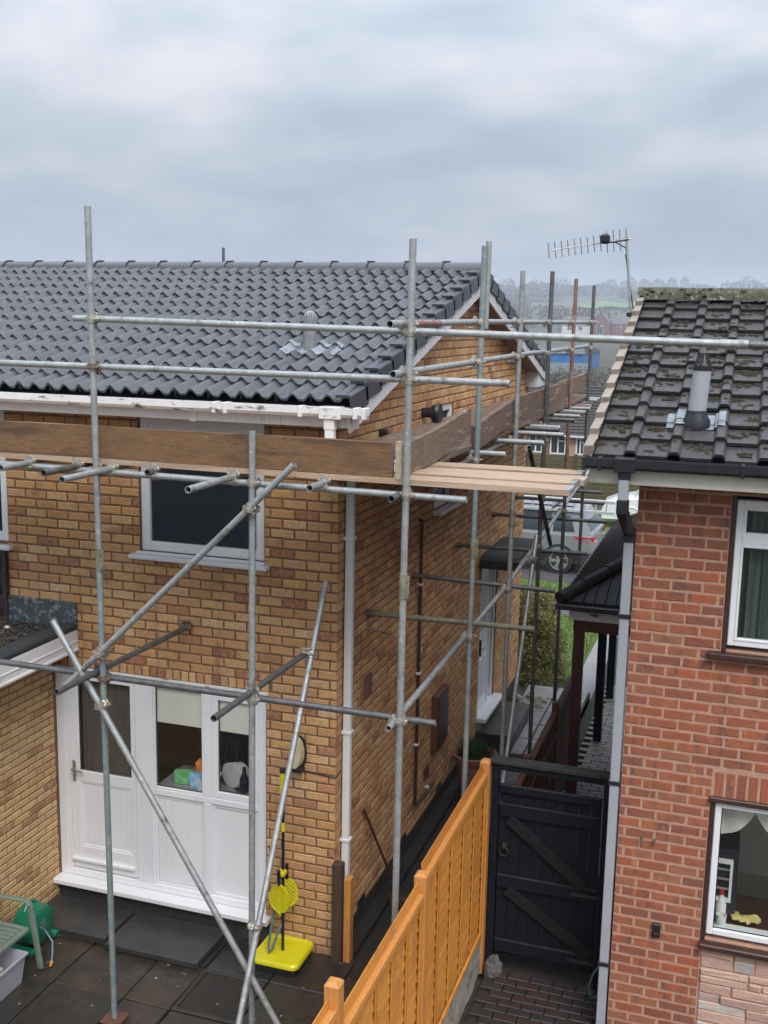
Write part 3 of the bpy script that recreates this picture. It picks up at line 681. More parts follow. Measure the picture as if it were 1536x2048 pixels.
for k,xx in enumerate((-1.75,-1.36)):
    ch = thing('kitchen_chair',('pale' if k == 0 else 'dark')+' slat-backed kitchen chair seen through the glazed screen','chair',(xx,1.2,-.1))
    m_ = 'chair_wood' if k == 0 else 'room_dark'
    B('seat',m_,ch,(xx-.22,1.0,.36,xx+.22,1.42,.40,.01))
    for s in (-1,1):
        B('leg',m_,ch,(xx+s*.19-.02,1.02,-.1,xx+s*.19+.02,1.06,.36)); B('leg',m_,ch,(xx+s*.19-.02,1.38,-.1,xx+s*.19+.02,1.42,1.08))
    B('top_rail',m_,ch,(xx-.22,1.38,1.08,xx+.22,1.42,1.16,.008))
    for i in range(5): B('slat',m_,ch,(xx-.14+i*.065,1.39,.40,xx-.11+i*.065,1.41,1.08))

# eaves, gutter, downpipe
B('fascia','fascia_white',house,(-7.2,-.30,4.615,-1.18,-.275,4.76,.003),(-1.175,-.30,4.612,.27,-.275,4.757,.003))
B('fascia_cover','fascia_white',house,(-1.21,-.306,4.605,-1.14,-.299,4.765,.003))
B('soffit','soffit_brown',house,(-7.2,-.275,4.64,.20,.0,4.655))
gt = MB().prism([(-.405,4.775),(-.405,4.725),(-.385,4.70),(-.315,4.70),(-.303,4.775),(-.311,4.775),(-.32,4.712),(-.38,4.712),(-.396,4.73),(-.396,4.775)],0,-7.2,.36).build('gutter','upvc_dirty',house)
for xx in (-6.5,-4.2,-.95,-.85,-.20,.26,.33): B('gutter_bracket','upvc_dirty',gt,(xx,-.412,4.692,xx+.035,-.30,4.782,.005))
B('gutter_outlet','upvc_dirty',gt,(-.02,-.416,4.685,.16,-.30,4.783,.006),(.015,-.40,4.60,.105,-.325,4.69,.006))
dp = MB().box(.022,-.395,4.40,.098,-.33,4.63,.008)
dp.bar((.06,-.362,4.42),(.045,.17,4.22),.068,.068,(0,0,1),.006)
dp.box(.012,.135,-.1,.078,.20,4.24,.006)
dpo = dp.build('downpipe','upvc_pipe',house)
for zz in (3.62,1.9,.9): B('pipe_clip','upvc_pipe',dpo,(-.005 if zz>3 else .0,.125,zz,.09,.21,zz+.03,.004))

# main roof tiles
TG, TW = .349, .30
SLEN = math.hypot(RY-EY, RZ-EZ); NR = int(SLEN/TG)
TG = (SLEN-.04)/NR
ca, sa = (RY-EY)/SLEN, (RZ-EZ)/SLEN
def roof_pt(u, v, w_): return V(u, EY+v*ca-w_*sa, EZ+v*sa+w_*ca)
def prof(u):
    t = (u/.15) % 1.0
    c = .5+.5*math.cos(2*math.pi*t)
    return .052*c**1.35 + .006*max(0, math.cos(2*math.pi*(t-.5)))**8
NU = 16
def tile_mesh():
    q = MB(); us = [TW*i/NU for i in range(NU+1)]; lift = .026; th = .020
    for (v_, w_) in ((0,lift),(TG+.03,lift-.026*(TG+.03)/TG)):
        for u in us: q.v.append((u,v_,w_+prof(u)+(.005 if u < .02 else 0)))
    n = NU+1
    for u in us: q.v.append((u,.004,lift-th+prof(u)))
    q.f = [(i,i+1,n+i+1,n+i) for i in range(NU)] + [(2*n+i,2*n+i+1,i+1,i) for i in range(NU)]
    q.v += [(0,0,lift-th),(0,TG,-.02)]; k = len(q.v)
    q.f.append((0,n,k-1,k-2))
    return q
tq = tile_mesh(); tme = tq.mesh('roof_tile','tile_grey',True); tme.set_sharp_from_angle(angle=rad(40))
roof = MB().prism([(EY+.02,EZ-.04),(RY,RZ-.03),(2*RY-EY-.02,EZ-.04),(2*RY-EY-.02,EZ-.07),(RY,RZ-.08),(EY+.02,EZ-.07)],0,-7.4,.20).build('roof','verge_dark',house)
RM = Matrix(((1,0,0),(0,ca,-sa),(0,sa,ca)))
alls = []
for r in range(NR):
    for c in range(26):
        alls.append((roof_pt(.175-(c+1)*TW, r*TG, 0), r, c))
alls.sort(key=lambda t: dist(t[0]))
big = MB(); n_ = 0
for p, r, c in alls:
    x_img = (p-CAM); 
    dx = x_img.dot(rt2)/x_img.dot(fw)
    vis = dx > -.40
    if vis and n_ < 300:
        o = bpy.data.objects.new('roof_tile', tme); link(o, roof, p + V(R.uniform(-.003,.003),R.uniform(-.006,.006),R.uniform(-.002,.003))); o.rotation_euler = (math.atan2(sa,ca)+R.uniform(-.006,.006),R.uniform(-.004,.004),R.uniform(-.008,.008)); n_ += 1
    else: big.add([p+RM @ Vector(v) for v in tq.v], tq.f)
# rear slope as well
for r in range(NR):
    for c in range(26):
        p = roof_pt(.175-(c+1)*TW, r*TG, 0)
        big.add([Vector((w_.x, 2*RY-w_.y, w_.z)) for w_ in [p+RM @ Vector(v) for v in tq.v]], [f[::-1] for f in tq.f])
o = big.build('roof_tiles','tile_grey',roof,True,'stuff')
# ridge
x = .20
while x > -7.3:
    q = MB(); n = 10; L_ = .452
    for xx,k in ((x,1.0),(x-L_,.97)):
        for i in range(n+1):
            t = math.pi*i/n; q.v.append((xx, RY+.135*k*math.cos(t), RZ-.005+.105*k*math.sin(t)**.8))
        for i in range(n+1):
            t = math.pi*i/n; q.v.append((xx, RY+.12*k*math.cos(t), RZ-.02+.09*k*math.sin(t)**.8))
    h_ = n+1
    q.f = [(i,i+1,2*h_+i+1,2*h_+i) for i in range(n)] + [(h_+i,h_+i+1,i+1,i) for i in range(n)] + [(2*h_+i,2*h_+i+1,3*h_+i+1,3*h_+i) for i in range(n)]
    rtile = q.build('ridge_tile','tile_grey',roof,True)
    if x < .1:
        q = MB()
        for i in range(n):
            t0, t1 = math.pi*i/n, math.pi*(i+1)/n
            q.bar((x+.004,RY+.139*math.cos(t0),RZ-.003+.108*math.sin(t0)**.8),(x+.004,RY+.139*math.cos(t1),RZ-.003+.108*math.sin(t1)**.8),.012,.01,(1,0,0))
        q.box(x-.03,RY-.02,RZ+.10,x+.06,RY+.02,RZ+.112)
        q.build('ridge_clip','black_plastic',rtile)
    x -= .456
B('ridge_end','verge_dark',roof,(.20,RY-.13,RZ-.12,.235,RY+.13,RZ+.09,.02))
# verge units on both slopes, bargeboards and soffits
for sgn in (1,-1):
    for r in range(NR):
        q = MB(); lf = .045
        vs = []
        for (v_, w_) in ((-.012,lf+.036),(TG+.035,.040)):
            for (u, ww) in ((.10,w_),(.215,w_),(.228,w_-.012),(.228,w_-.165)):
                vs.append(roof_pt(u, r*TG+v_, ww))
        for v_ in (-.012,): 
            for (u, ww) in ((.10,lf+.012),(.205,lf+.012),(.214,lf),(.214,lf-.13)): vs.append(roof_pt(u, r*TG+v_, ww))
        if sgn < 0: vs = [V(a.x,2*RY-a.y,a.z) for a in vs]
        q.add(vs, [(0,1,5,4),(1,2,6,5),(2,3,7,6),(8,9,1,0),(9,10,2,1),(10,11,3,2)])
        q.build('verge_unit','verge_dark',roof)
    q = MB()
    poly = []
    for v_, w_ in ((-.02,-.04),(SLEN,-.04),(SLEN,-.23),(-.02,-.23)):
        p = roof_pt(0,v_,w_); poly.append((p.y if sgn > 0 else 2*RY-p.y, p.z))
    q.prism(poly,0,.185,.207); q.build('bargeboard','fascia_white',roof)
    q = MB(); poly = []
    for v_, w_ in ((.1,-.20),(SLEN,-.20),(SLEN,-.215),(.1,-.215)):
        p = roof_pt(0,v_,w_); poly.append((p.y if sgn > 0 else 2*RY-p.y, p.z))
    q.prism(poly,0,-.02,.184); q.build('soffit','soffit_brown',roof)
q = MB(); q.prism([(-.34,4.66),(-.30,4.62),(.12,4.72),(.20,4.80),(-.02,4.87),(-.30,4.76)],0,.186,.212); q.build('verge_end_board','fascia_white',roof)
yy = 2*RY; q = MB(); q.prism([(yy+.36,4.52),(yy-.25,4.52),(yy-.25,4.86),(yy+.02,4.84),(yy+.36,4.72)],0,-.02,.18); q.build('eaves_box','fascia_white',roof)
# roof vent pipe with lead-like slate
P = roof_pt(-.65,1.33,.02)
fl = MB(); 
for i in range(46):
    for j in range(13):
        fl.v.append(tuple(roof_pt(-.92+i*.0125, 1.16+j*.025, .012+.026*(1-((1.16+j*.025)/TG)%1.0)+prof(-.92+i*.0125-.175+9)*.8+.006*noise.noise((i*.3,j*.5,2)))))
fl.f = [(i*13+j,(i+1)*13+j,(i+1)*13+j+1,i*13+j+1) for i in range(45) for j in range(12)]
vp = fl.build('vent_flashing','lead',roof,True)
MB().cyl(P-V(0,0,.05),P+V(0,0,.27),.062,18).build('vent_pipe','flue_grey',vp,True)
q = MB()
for k in range(8):
    t = math.pi*k/8; pts = [P+V(.06*math.cos(s)*math.cos(t), .06*math.cos(s)*math.sin(t), .27+.075*math.sin(s)) for s in [math.pi*i/8 for i in range(9)]]
    q.path(pts,.004,5)
q.build('wire_balloon','galv',vp)

# side wall fittings
sw = B('side_window','upvc',house,(-.10,2.95,3.42,-.03,2.96,4.56))
q = MB(); q.box(-.09,2.95,3.42,-.02,3.03,4.56,.006).box(-.09,3.58,3.42,-.02,3.66,4.56,.006).box(-.09,3.03,3.42,-.021,3.58,3.50,.006).box(-.09,3.03,4.48,-.021,3.58,4.56,.006); q.build('window_frame','upvc',sw)
B('pane','glass_frost',sw,(-.062,3.03,3.50,-.056,3.58,4.48)); B('window_sill','upvc',sw,(-.03,2.90,3.375,.10,3.71,3.415,.006))
B('room_shell','room_dark',sw,(-.9,2.7,3.2,-.88,3.9,4.6))
fv = MB().cyl((0,2.40,4.53),(.16,2.40,4.53),.05,16).cyl((.11,2.40,4.53),(.14,2.40,4.53),.085,16).cyl((.16,2.40,4.53),(.19,2.40,4.53),.115,18,.10).build('boiler_flue','black_plastic',house,True)
MB().cyl((0,1.05,4.44),(.07,1.05,4.44),.04,14).build('overflow_outlet','black_plastic',house,True)
bp = MB().cyl((.035,2.38,.28),(.035,2.38,3.42),.017,10).cyl((.035,2.38,3.42),(0,2.38,3.42),.017,8).path([(.035,2.38,.28),(.035,2.42,.255),(.035,3.2,.28)],.014,8).build('soil_pipe','brown_plastic',house,True)
for z in (.95,1.75,2.72): B('pipe_clip','white_gloss',bp,(.012,2.35,z,.056,2.41,z+.025,.003))
B('pipe_clip','white_gloss',bp,(.012,2.82,.262,.056,2.86,.295,.003))
mb = B('meter_box','meter_brown',house,(.0,3.06,.62,.075,3.55,1.28,.008)); B('meter_door','brown_plastic',mb,(.075,3.10,.66,.083,3.51,1.24,.004))
B('air_brick','far_brick',house,(.001,.70,2.02,.012,.92,2.24,.003)); B('air_brick','meter_brown',house,(.001,2.80,.35,.012,3.0,.5,.003))
MB().cyl((.0,.75,2.69),(.12,.77,2.67),.014,8).cyl((.12,.77,2.67),(.13,1.1,2.55),.011,8).build('wall_bracket','galv_red',house,True)
# side door with canopy
sd_ = B('side_door','upvc',house,(-.10,5.38,2.22,-.02,6.36,2.30,.005),(-.10,5.38,.22,-.02,5.45,2.22,.005),(-.10,6.29,.22,-.02,6.36,2.22,.005),(-.10,6.05,.22,-.022,6.11,2.22,.005))
dl = B('door_leaf','upvc',sd_,(-.08,5.45,.22,-.04,6.05,2.22,.004))
for (a,b,c,d) in ((5.53,5.72,.40,.95),(5.78,5.97,.40,.95)): B('raised_panel','upvc',dl,(-.045,a,c,-.03,b,d,.008))
B('pane','glass_dark',dl,(-.045,5.55,1.35,-.034,5.95,2.05)); B('pane','glass_dark',sd_,(-.06,6.11,.4,-.05,6.29,2.2))
B('letterbox','chrome',dl,(-.042,5.60,1.05,-.025,5.90,1.10,.004)); B('door_handle','black_plastic',dl,(-.042,5.49,1.02,-.0,5.52,1.25,.006))
B('door_sill','upvc',sd_,(-.10,5.33,.15,.13,6.45,.21,.008))
B('door_step','concrete_wet',house,(.013,5.25,-.32,.5,6.6,.05,.01))
cn = MB(); cn.prism([(5.2,2.38),(5.22,2.34),(6.62,2.34),(6.65,2.38),(6.60,2.47),(5.28,2.47)],0,.015,.50); cno = cn.build('door_canopy','felt',house)
B('canopy_trim','black_plastic',cno,(.50,5.17,2.31,.525,6.66,2.43,.006),(.013,5.165,2.31,.50,5.195,2.43,.006))

# wall lamp and its cable
lb = thing('wall_lamp','oval bulkhead lamp with amber glass on the buff brick pier','lamp',(-.33,0,1.73))
q = MB()
def oval(q,cx,cz,a,b,y0,y1,n=20):
    vs = [V(cx+a*math.cos(2*math.pi*i/n),y0,cz+b*math.sin(2*math.pi*i/n)) for i in range(n)]+[V(cx+a*.86*math.cos(2*math.pi*i/n),y1,cz+b*.9*math.sin(2*math.pi*i/n)) for i in range(n)]
    q.add(vs,[(i,n+i,n+(i+1)%n,(i+1)%n) for i in range(n)]+[tuple(range(n,2*n))])
oval(q,-.33,1.735,.066,.160,-.002,-.05); q.build('housing','black_plastic',lb,True)
q = MB(); oval(q,-.33,1.755,.060,.138,-.045,-.125); q.build('diffuser','lamp_glass',lb,True)
B('base_cap','black_plastic',lb,(-.385,-.105,1.58,-.275,-.01,1.63,.012))
tag(MB().path([(-.30,-.008,1.60),(-.28,-.010,1.575),(-.22,-.008,1.57),(-.12,-.009,1.562),(0,-.008,1.555),(.006,.02,1.555),(.008,.12,1.57)],.005,6).build('lamp_cable','bottle_dark'),'thin cable running from the wall lamp round the house corner','cable')

# ------------------------------------------------------------------ flat-roofed extension on the left, tile-hung neighbour
ext = thing('flat_roof_extension','single-storey buff brick extension with littered flat roof and white fascia','extension',(-4.4,-1.2,-.2))
EX = -2.83
ew = MB().box(EX-.11,-3.2,-.3,EX-.008,-.001,2.45).build('wall','mortar_brown',ext)
items = []
for (a,b,c,d,row) in lay(-3.2,-.002,-.14,2.43,.226,.0695,.010,.03,[]):
    items.append((V(EX,a,c),'y',b-a,d-c,.022))
put_bricks(ew, items, 'brick_pale', 300)
fs = MB().box(-2.565,-3.4,2.41,-2.54,-.004,2.60,.004).box(-2.545,-3.4,2.405,-2.528,-.004,2.43,.004).box(-2.552,-3.4,2.49,-2.533,-.004,2.505,.003).build('fascia','upvc',ext)
B('soffit','upvc',ext,(EX,-3.4,2.41,-2.566,-.004,2.425))
B('roof_deck','felt',ext,(-6.2,-3.4,2.45,-2.566,-.004,2.62))
B('roof_kerb','felt',ext,(-2.72,-3.4,2.61,-2.535,-.004,2.665,.02))
B('wall_flashing','flashing',ext,(-3.275,-.03,2.60,-2.54,-.003,2.86,.006))
q = MB(); rl = random.Random(21)
for _ in range(5200):
    x = rl.uniform(-3.9,-2.74); y = rl.uniform(-2.2,-.04); z = 2.622+rl.random()**2*.05
    a = rl.uniform(0,6.28); s = rl.uniform(.01,.032); t = rl.uniform(-.5,.5); w_ = s*rl.uniform(.15,.45)
    d = V(math.cos(a)*math.cos(t),math.sin(a)*math.cos(t),math.sin(t))*s; b = V(-math.sin(a),math.cos(a),rl.uniform(-.4,.4))*w_
    q.add([V(x,y,z)-d,V(x,y,z)+b,V(x,y,z)+d,V(x,y,z)-b],[(0,1,2,3)])
q.build('leaf_litter','litter',ext,kind='stuff')
tag(MB().lump((-3.04,-.36,2.66),.03,.02,.018,rl,3,7,.3).build('white_pebble','white_gloss'),'small white scrap lying in the litter on the flat roof','scrap')
nb = thing('tile_hung_house','dark tile-hung house wall at the left edge, joined to the buff house','house',(-4,0,2.6))
B('wall','mortar_brown',nb,(-7.2,.01,-.3,-3.28,.12,3.36),(-7.2,.01,3.36,-4.6,.12,4.64))
rt_ = random.Random(4)
for j in range(6):
    for i in range(9):
        x1 = -3.283-i*.165-(.08 if j%2 else 0); z1 = 3.30-j*.115
        q = MB(); c = V(x1-.08,-.012,z1-.09); q.obox(c,V(.079,0,0),V(0,.007,0.002),V(0,-.012,.095),.004); q.build('hung_tile','tile_hung',nb)
B('corner_strip','tile_hung',nb,(-3.30,-.05,2.60,-3.272,-.001,3.30,.004))

# ------------------------------------------------------------------ the red brick house on the right
rh = thing('brick_house','red brick house with a mossy dark tiled roof on the right','house',(4.4,2.5,-.2))
RX, RYF = 2.43, -.18
W1 = (3.09,4.35,3.11,4.262); W2 = (3.095,4.5,.80,1.955); ST = (3.105,4.6,-.3,.745)
rw = MB()
for a,b,c,d in panels(RX,6.2,-.3,4.34,[W1,W2]): rw.box(a,RYF+.0035,c,b,RYF+.11,d)
rw.box(RX+.008,RYF+.11,-.3,RX+.11,5.9,4.34); rw.prism([(RYF+.01,4.34),(5.9,4.34),(2.9,5.5)],0,RX+.008,RX+.11)
rwo = rw.build('wall','mortar_pink',rh)
H2, L2 = .0828, .2265
items = []
SOLD = (3.10,4.5,1.955,2.165)
for (a,b,c,d,row) in lay(RX,6.1,-.20,4.33,L2,H2,.0128,.06,[W1,W2,ST,SOLD]):
    dd = .022
    if a < RX+.01: dd = .1
    items.append((V(a,RYF,c),'x',b-a,d-c,dd))
x = 3.115
while x < 4.45:
    items.append((V(x,RYF,1.958),'x',.068,.205,.022)); x += .0805
for (a,b,c,d,row) in lay(RYF,3.0,-.20,4.33,L2,H2,.0125,.02,[]):
    if b < RYF+.14: continue
    a = max(a,RYF+.112)
    items.append((V(RX,b,c),'-',b-a,d-c,.022))
put_bricks(rwo, items, 'brick_red', 300)
# stone cladding
q = MB().box(3.108,RYF+.03,-.3,4.6,RYF+.10,.74); sc_ = q.build('stone_panel','mortar_grey',rh)
rs = random.Random(8); z = .735
while z > -.25:
    hh = rs.choice((.062,.075,.085,.10)); x = 3.115
    while x < 4.55:
        ww = rs.choice((.10,.16,.24,.30,.36)); x1 = min(x+ww,4.58)
        q = MB(); q.box(x,RYF-rs.uniform(.004,.022),z-hh+.006,x1-.006,RYF+.04,z,.008)
        q.v = [(a+rs.uniform(-.003,.003),b+(rs.uniform(-.008,.006) if b < RYF+.01 else 0),c+rs.uniform(-.003,.003)) for a,b,c in q.v]
        q.build('stone','stone_clad',sc_); x = x1
    z -= hh
# windows of the red house
def rwin(W, bar, kind):
    x0,x1,z0,z1 = W; y = RYF
    w_ = B('window','brown_wood_frame',rh,(x0,y-.006,z0-.01,x0+.034,y+.08,z1,.004),(x0-.012,y-.03,z1-.03,x1,y+.05,z1+.012,.008)) if kind == 'k' else B('window','brown_wood_frame',rh,(x0,y-.004,z0-.01,x0+.034,y+.08,z1,.004))
    fo = frame(w_,'window_frame',x0+.036,x1,z0+.035,z1-.032,y+.012,.05,.07)
    if bar:
        B('transom_bar','upvc',w_,(x0+.086,y+.008,3.90,x1,y+.07,3.985,.006))
        s1 = frame(w_,'sash',x0+.08,x1-.05,3.965,z1-.075,y+.006,.03,.05); B('pane','glass_dark',s1,(x0+.10,y+.038,3.99,x1-.06,y+.043,z1-.09))
        s2 = frame(w_,'sash',x0+.08,x1-.05,z0+.075,3.905,y+.006,.022,.05); B('pane','glass_dark',s2,(x0+.10,y+.038,z0+.09,x1-.06,y+.043,3.89))
        B('room_shell','room_dark',w_,(x0-.3,1.5,2.9,x1+.5,1.52,4.4),(x0-.3,.0,2.88,x1+.5,1.5,2.9))
        q = MB(); n = 60; dx = (x1-x0-.06)/n
        for i in range(n+1):
            xx = x0+.07+i*dx; yy = y+.13+.03*math.sin(i*1.05)+.012*math.sin(i*2.7)
            q.v += [(xx,yy,z0+.02),(xx,yy,z1-.05)]
        q.f = [(2*i,2*i+2,2*i+3,2*i+1) for i in range(n)]
        q.build('curtain','curtain',w_,True)
    else:
        B('pane','glass',w_,(x0+.086,y+.038,z0+.085,x1-.05,y+.043,z1-.08))
        B('gasket','black_plastic',w_,(x0+.085,y+.034,z0+.084,x0+.093,y+.040,z1-.08),(x0+.085,y+.034,z0+.084,x1-.05,y+.040,z0+.092))
    B('window_sill','brown_wood_frame',w_,(x0-.09,y-.075,z0-.06,x1+.1,y+.03,z0-.012,.008) if bar else (x0-.005,y-.075,z0-.06,x1+.1,y+.03,z0-.012,.008))
    return w_
rwin(W1, True, 'b'); k2 = rwin(W2, False, 'k')
B('room_shell','room_wall',k2,(2.6,2.6,.0,5.6,2.62,2.1),(2.56,.0,.0,2.58,2.6,2.1),(2.6,-.05,2.1,5.6,2.6,2.12))
B('worktop','brown_wood_frame',k2,(2.6,-.03,.80,5.2,.55,.83)); B('inner_sill','white_gloss',k2,(3.12,-.07,.83,4.5,.02,.845))
q = MB(); n = 40
for i in range(n+1):
    t = i/n; xx = 3.16+1.2*t; d = .22*abs(math.cos(t*math.pi*2.2))**.7+.05; yy = -.02+.015*math.sin(i*.9); q.v += [(xx,yy,1.86),(xx,yy+.01,1.86-d)]
q.f = [(2*i,2*i+1,2*i+3,2*i+2) for i in range(n)]
q.build('swag_blind','blind_cream',k2,True)
mw = thing('kitchen_appliance','white-framed appliance with dark shelves inside the lower right window','appliance',(3.22,.3,.83))
B('body','bottle_dark',mw,(3.05,.10,.84,3.34,.5,1.42,.01)); B('front_frame','white_gloss',mw,(3.12,.06,1.0,3.30,.09,1.03),(3.12,.06,1.32,3.30,.09,1.35),(3.28,.06,1.03,3.30,.09,1.32))
for zz in (1.10,1.18,1.26): B('shelf','galv',mw,(3.12,.07,zz,3.28,.085,zz+.012))
onk('mug','white mug on the inner sill of the lower right window','mug',MB().lathe((3.24,-.02,.846),[(.035,0),(.04,.09),(.036,.09),(.032,.01)],16),'white_gloss',True)
bt = onk('detergent_bottle','white bottle with a red top behind the mug','bottle',MB().lathe((3.23,.07,.83),[(.04,0),(.042,.15),(.02,.2),(.018,.23)],14),'white_gloss',True)
MB().cyl((3.23,.07,1.06),(3.23,.07,1.10),.02,12).build('cap','red_plastic',bt,True)
q = MB(); g0 = V(3.42,.10,.87)
q.obox(g0,(.055,.02,.0),(-.015,.04,.0),(0,0,.012),.008)
for i,(dx,dy) in enumerate(((.10,.05),(.115,.02),(.115,-.012),(.10,-.04),(.02,-.075))):
    q.path([g0+V(.03,dy*.7,.0),g0+V(dx*.7,dy,.012),g0+V(dx,dy*1.15,.002)],[.013,.012,.008],7)
q.obox(g0+V(-.075,.01,.004),(.035,.008,0),(-.012,.05,0),(0,0,.016),.01)
onk('rubber_glove','pale yellow rubber glove lying inside the lower right window','glove',q,'glove_yellow',True)
# fittings on the wall
for x in (2.612,2.706): 
    MB().cyl((x,RYF,1.545),(x,RYF-.03,1.545),.008,8).cyl((x,RYF-.028,1.56),(x,RYF-.028,1.51),.009,8).build('wall_hook','coupler_rust',rh,True)
q = MB().box(2.735,RYF-.035,.745,2.795,RYF,.86,.006).box(2.75,RYF-.05,.76,2.78,RYF-.034,.79,.004); q.build('hose_bracket','black_plastic',rh)

# roof of the red house
EY2, EZ2, RY2, RZ2 = -.47, 4.515, 2.90, 5.70
SL2 = math.hypot(RY2-EY2,RZ2-EZ2); c2, s2_ = (RY2-EY2)/SL2, (RZ2-EZ2)/SL2; NR2 = 12; TG2 = (SL2-.03)/NR2
def rp2(u,v,w_): return V(u, EY2+v*c2-w_*s2_, EZ2+v*s2_+w_*c2)
rr_ = MB().prism([(EY2+.03,EZ2-.02),(RY2,RZ2-.02),(2*RY2-EY2,EZ2-.02),(2*RY2-EY2,EZ2-.06),(RY2,RZ2-.08),(EY2+.03,EZ2-.06)],0,2.10,6.3).build('roof','black_plastic',rh)
def tile2():
    q = MB(); pf = [(0,0),(.205,0),(.222,.033),(.232,.039),(.275,.039),(.285,.033),(.30,.002)]; lift=.032; th=.026; n=len(pf)
    for (v_,w_) in ((0,lift),(TG2+.03,lift-.032*(TG2+.03)/TG2)):
        for u,h in pf: q.v.append((u,v_,w_+h))
    for u,h in pf: q.v.append((u,.005,lift-th+h))
    q.v += [(0,0,lift-th)]
    q.f = [(i,i+1,n+i+1,n+i) for i in range(n-1)]+[(2*n+i,2*n+i+1,i+1,i) for i in range(n-1)]
    return q
t2 = tile2(); tme2 = t2.mesh('roof_tile','tile_moss')
ang2 = math.atan2(s2_,c2)
for r in range(NR2):
    for c in range(11):
        o = bpy.data.objects.new('roof_tile',tme2); link(o,rr_,rp2(2.125+c*.30,r*TG2,R.uniform(-.003,.004))); o.rotation_euler = (ang2+R.uniform(-.006,.006),R.uniform(-.004,.004),R.uniform(-.006,.006))
for r in range(NR2):
    q = MB(); v0 = r*TG2
    q.add([rp2(a,v0+b,w_) for a,b,w_ in ((2.055,-.012,.095),(2.122,-.012,.098),(2.122,TG2+.01,.052),(2.055,TG2+.01,.046),(2.05,-.012,-.06),(2.05,TG2+.01,-.07),(2.122,-.012,.045))],[(0,1,2,3),(4,0,3,5),(4,6,1,0)])
    q.build('verge_tile','verge_beige',rr_)
x = 2.05
while x < 6.2:
    q = MB(); n = 8
    for xx in (x,x+.445):
        for i in range(n+1):
            t = math.pi*i/n; q.v.append((xx,RY2+.15*math.cos(t),RZ2+.0+.12*math.sin(t)**.7+R.uniform(-.004,.004)))
    q.f = [(i+1,i,n+1+i,n+2+i) for i in range(n)]+[tuple(range(n+1))]
    q.build('ridge_tile','ridge_moss',rr_,True); x += .45
# moss
q = MB(); rm = random.Random(14)
for _ in range(420):
    r = rm.choices(range(12),[4,5,7,8,9,9,8,8,6,5,5,6])[0]; c = rm.randrange(8); u0_ = 2.125+c*.30+rm.uniform(.01,.195); v0_ = (r + rm.betavariate(3.0,1.5)*.97)*TG2
    for _k in range(rm.choice((1,2,3,4,6,9,12))):
        u = u0_+rm.gauss(0,.035); v_ = v0_+rm.gauss(0,.018); f_ = (u-2.125)%.30
        if v_ < 0 or v_ > NR2*TG2: continue
        s = rm.uniform(.007,.024); h_ = .039 if .222 < f_ < .285 else 0
        w_ = .032*(1-(v_/TG2)%1.0)+h_
        q.lump(rp2(u,v_,w_-.003),s*1.25,s*1.0,s*rm.uniform(.6,1.0),rm,2,6,.35)
for _ in range(150):
    u = rm.uniform(2.06,5); p = V(u, RY2-rm.uniform(.02,.15), RZ2+.09*rm.uniform(.3,1.2)); s = rm.uniform(.008,.02); q.lump(p,s*1.4,s,s*.6,rm,2,6,.3)
q.build('moss_clumps','moss',rr_,True,'stuff')
# bird-lime and lichen spots are in the tile material; soil vent
PB = rp2(2.79,.62,.04)
q = MB()
for i in range(43):
    for j in range(11):
        u = -.21+i*.010; v_ = -.09+j*.025
        uu = (2.79+u-2.125)%.30; h = .041 if .222 < uu < .288 else (.02 if uu > .205 else .0)
        vv = .62+v_; q.v.append(tuple(rp2(2.79+u,vv,.010+.032*(1-(vv/TG2)%1.0)+h+.005*noise.noise((i*.25,j*.4,5)))))
q.f = [(i*11+j,(i+1)*11+j,(i+1)*11+j+1,i*11+j+1) for i in range(42) for j in range(10)]
vf = q.build('vent_flashing','lead',rr_,True)
MB().lathe(PB-V(0,0,.06),[(.105,0),(.105,.06),(.078,.11),(.075,.14)],20).build('vent_collar','black_plastic',vf,True)
MB().cyl(PB+V(0,0,.05),PB+V(.02,0,.385),.066,20).build('vent_pipe','grey_pipe',vf,True)
q = MB(); T = PB+V(.02,0,.375); q.cyl(T,T+V(0,0,.035),.069,20); q.cyl(T+V(0,0,.105),T+V(0,0,.118),.034,12)
for k in range(10):
    t = 2*math.pi*k/10; q.bar(T+V(.060*math.cos(t),.060*math.sin(t),.03),T+V(.030*math.cos(t),.030*math.sin(t),.11),.010,.008,(math.cos(t),math.sin(t),.2))
q.build('vent_cap','black_plastic',vf)
# eaves of the red house
B('fascia','fascia_cream',rh,(2.10,-.50,4.335,6.3,-.475,4.49,.004)); B('barge_end','fascia_cream',rh,(2.10,-.474,4.335,2.125,.6,4.47,.004))
B('soffit','fascia_cream',rh,(2.126,-.474,4.335,6.3,RYF,4.35))
gt2 = MB().prism([(-.61,4.525),(-.61,4.47),(-.595,4.45),(-.515,4.45),(-.503,4.525),(-.511,4.525),(-.52,4.462),(-.59,4.462),(-.60,4.475),(-.60,4.525)],0,2.06,6.3).build('gutter','black_plastic',rh)
for xx in (2.06,2.17,3.13,4.1): B('gutter_bracket','black_plastic',gt2,(xx,-.618,4.44,xx+.03,-.50,4.533,.005))
B('gutter_outlet','black_plastic',gt2,(2.285,-.620,4.435,2.43,-.50,4.536,.006),(2.315,-.60,4.38,2.40,-.52,4.44,.006))
q = MB().box(2.322,-.595,4.22,2.392,-.525,4.42,.005); q.box(2.345,-.215,-.3,2.415,-.145,3.93,.005); dp2 = q.build('downpipe','grey_pipe',rh)
q = MB().box(2.316,-.602,4.13,2.398,-.518,4.24,.008); q.bar((2.357,-.56,4.15),(2.38,-.18,3.93),.074,.074,(0,0,1),.006); q.box(2.338,-.222,3.86,2.422,-.138,3.97,.008); q.build('pipe_elbow','black_plastic',dp2)
for zz in (3.28,1.95,.42): B('pipe_clip','black_plastic',dp2,(2.335,-.225,zz,2.43,-.135,zz+.035,.004))

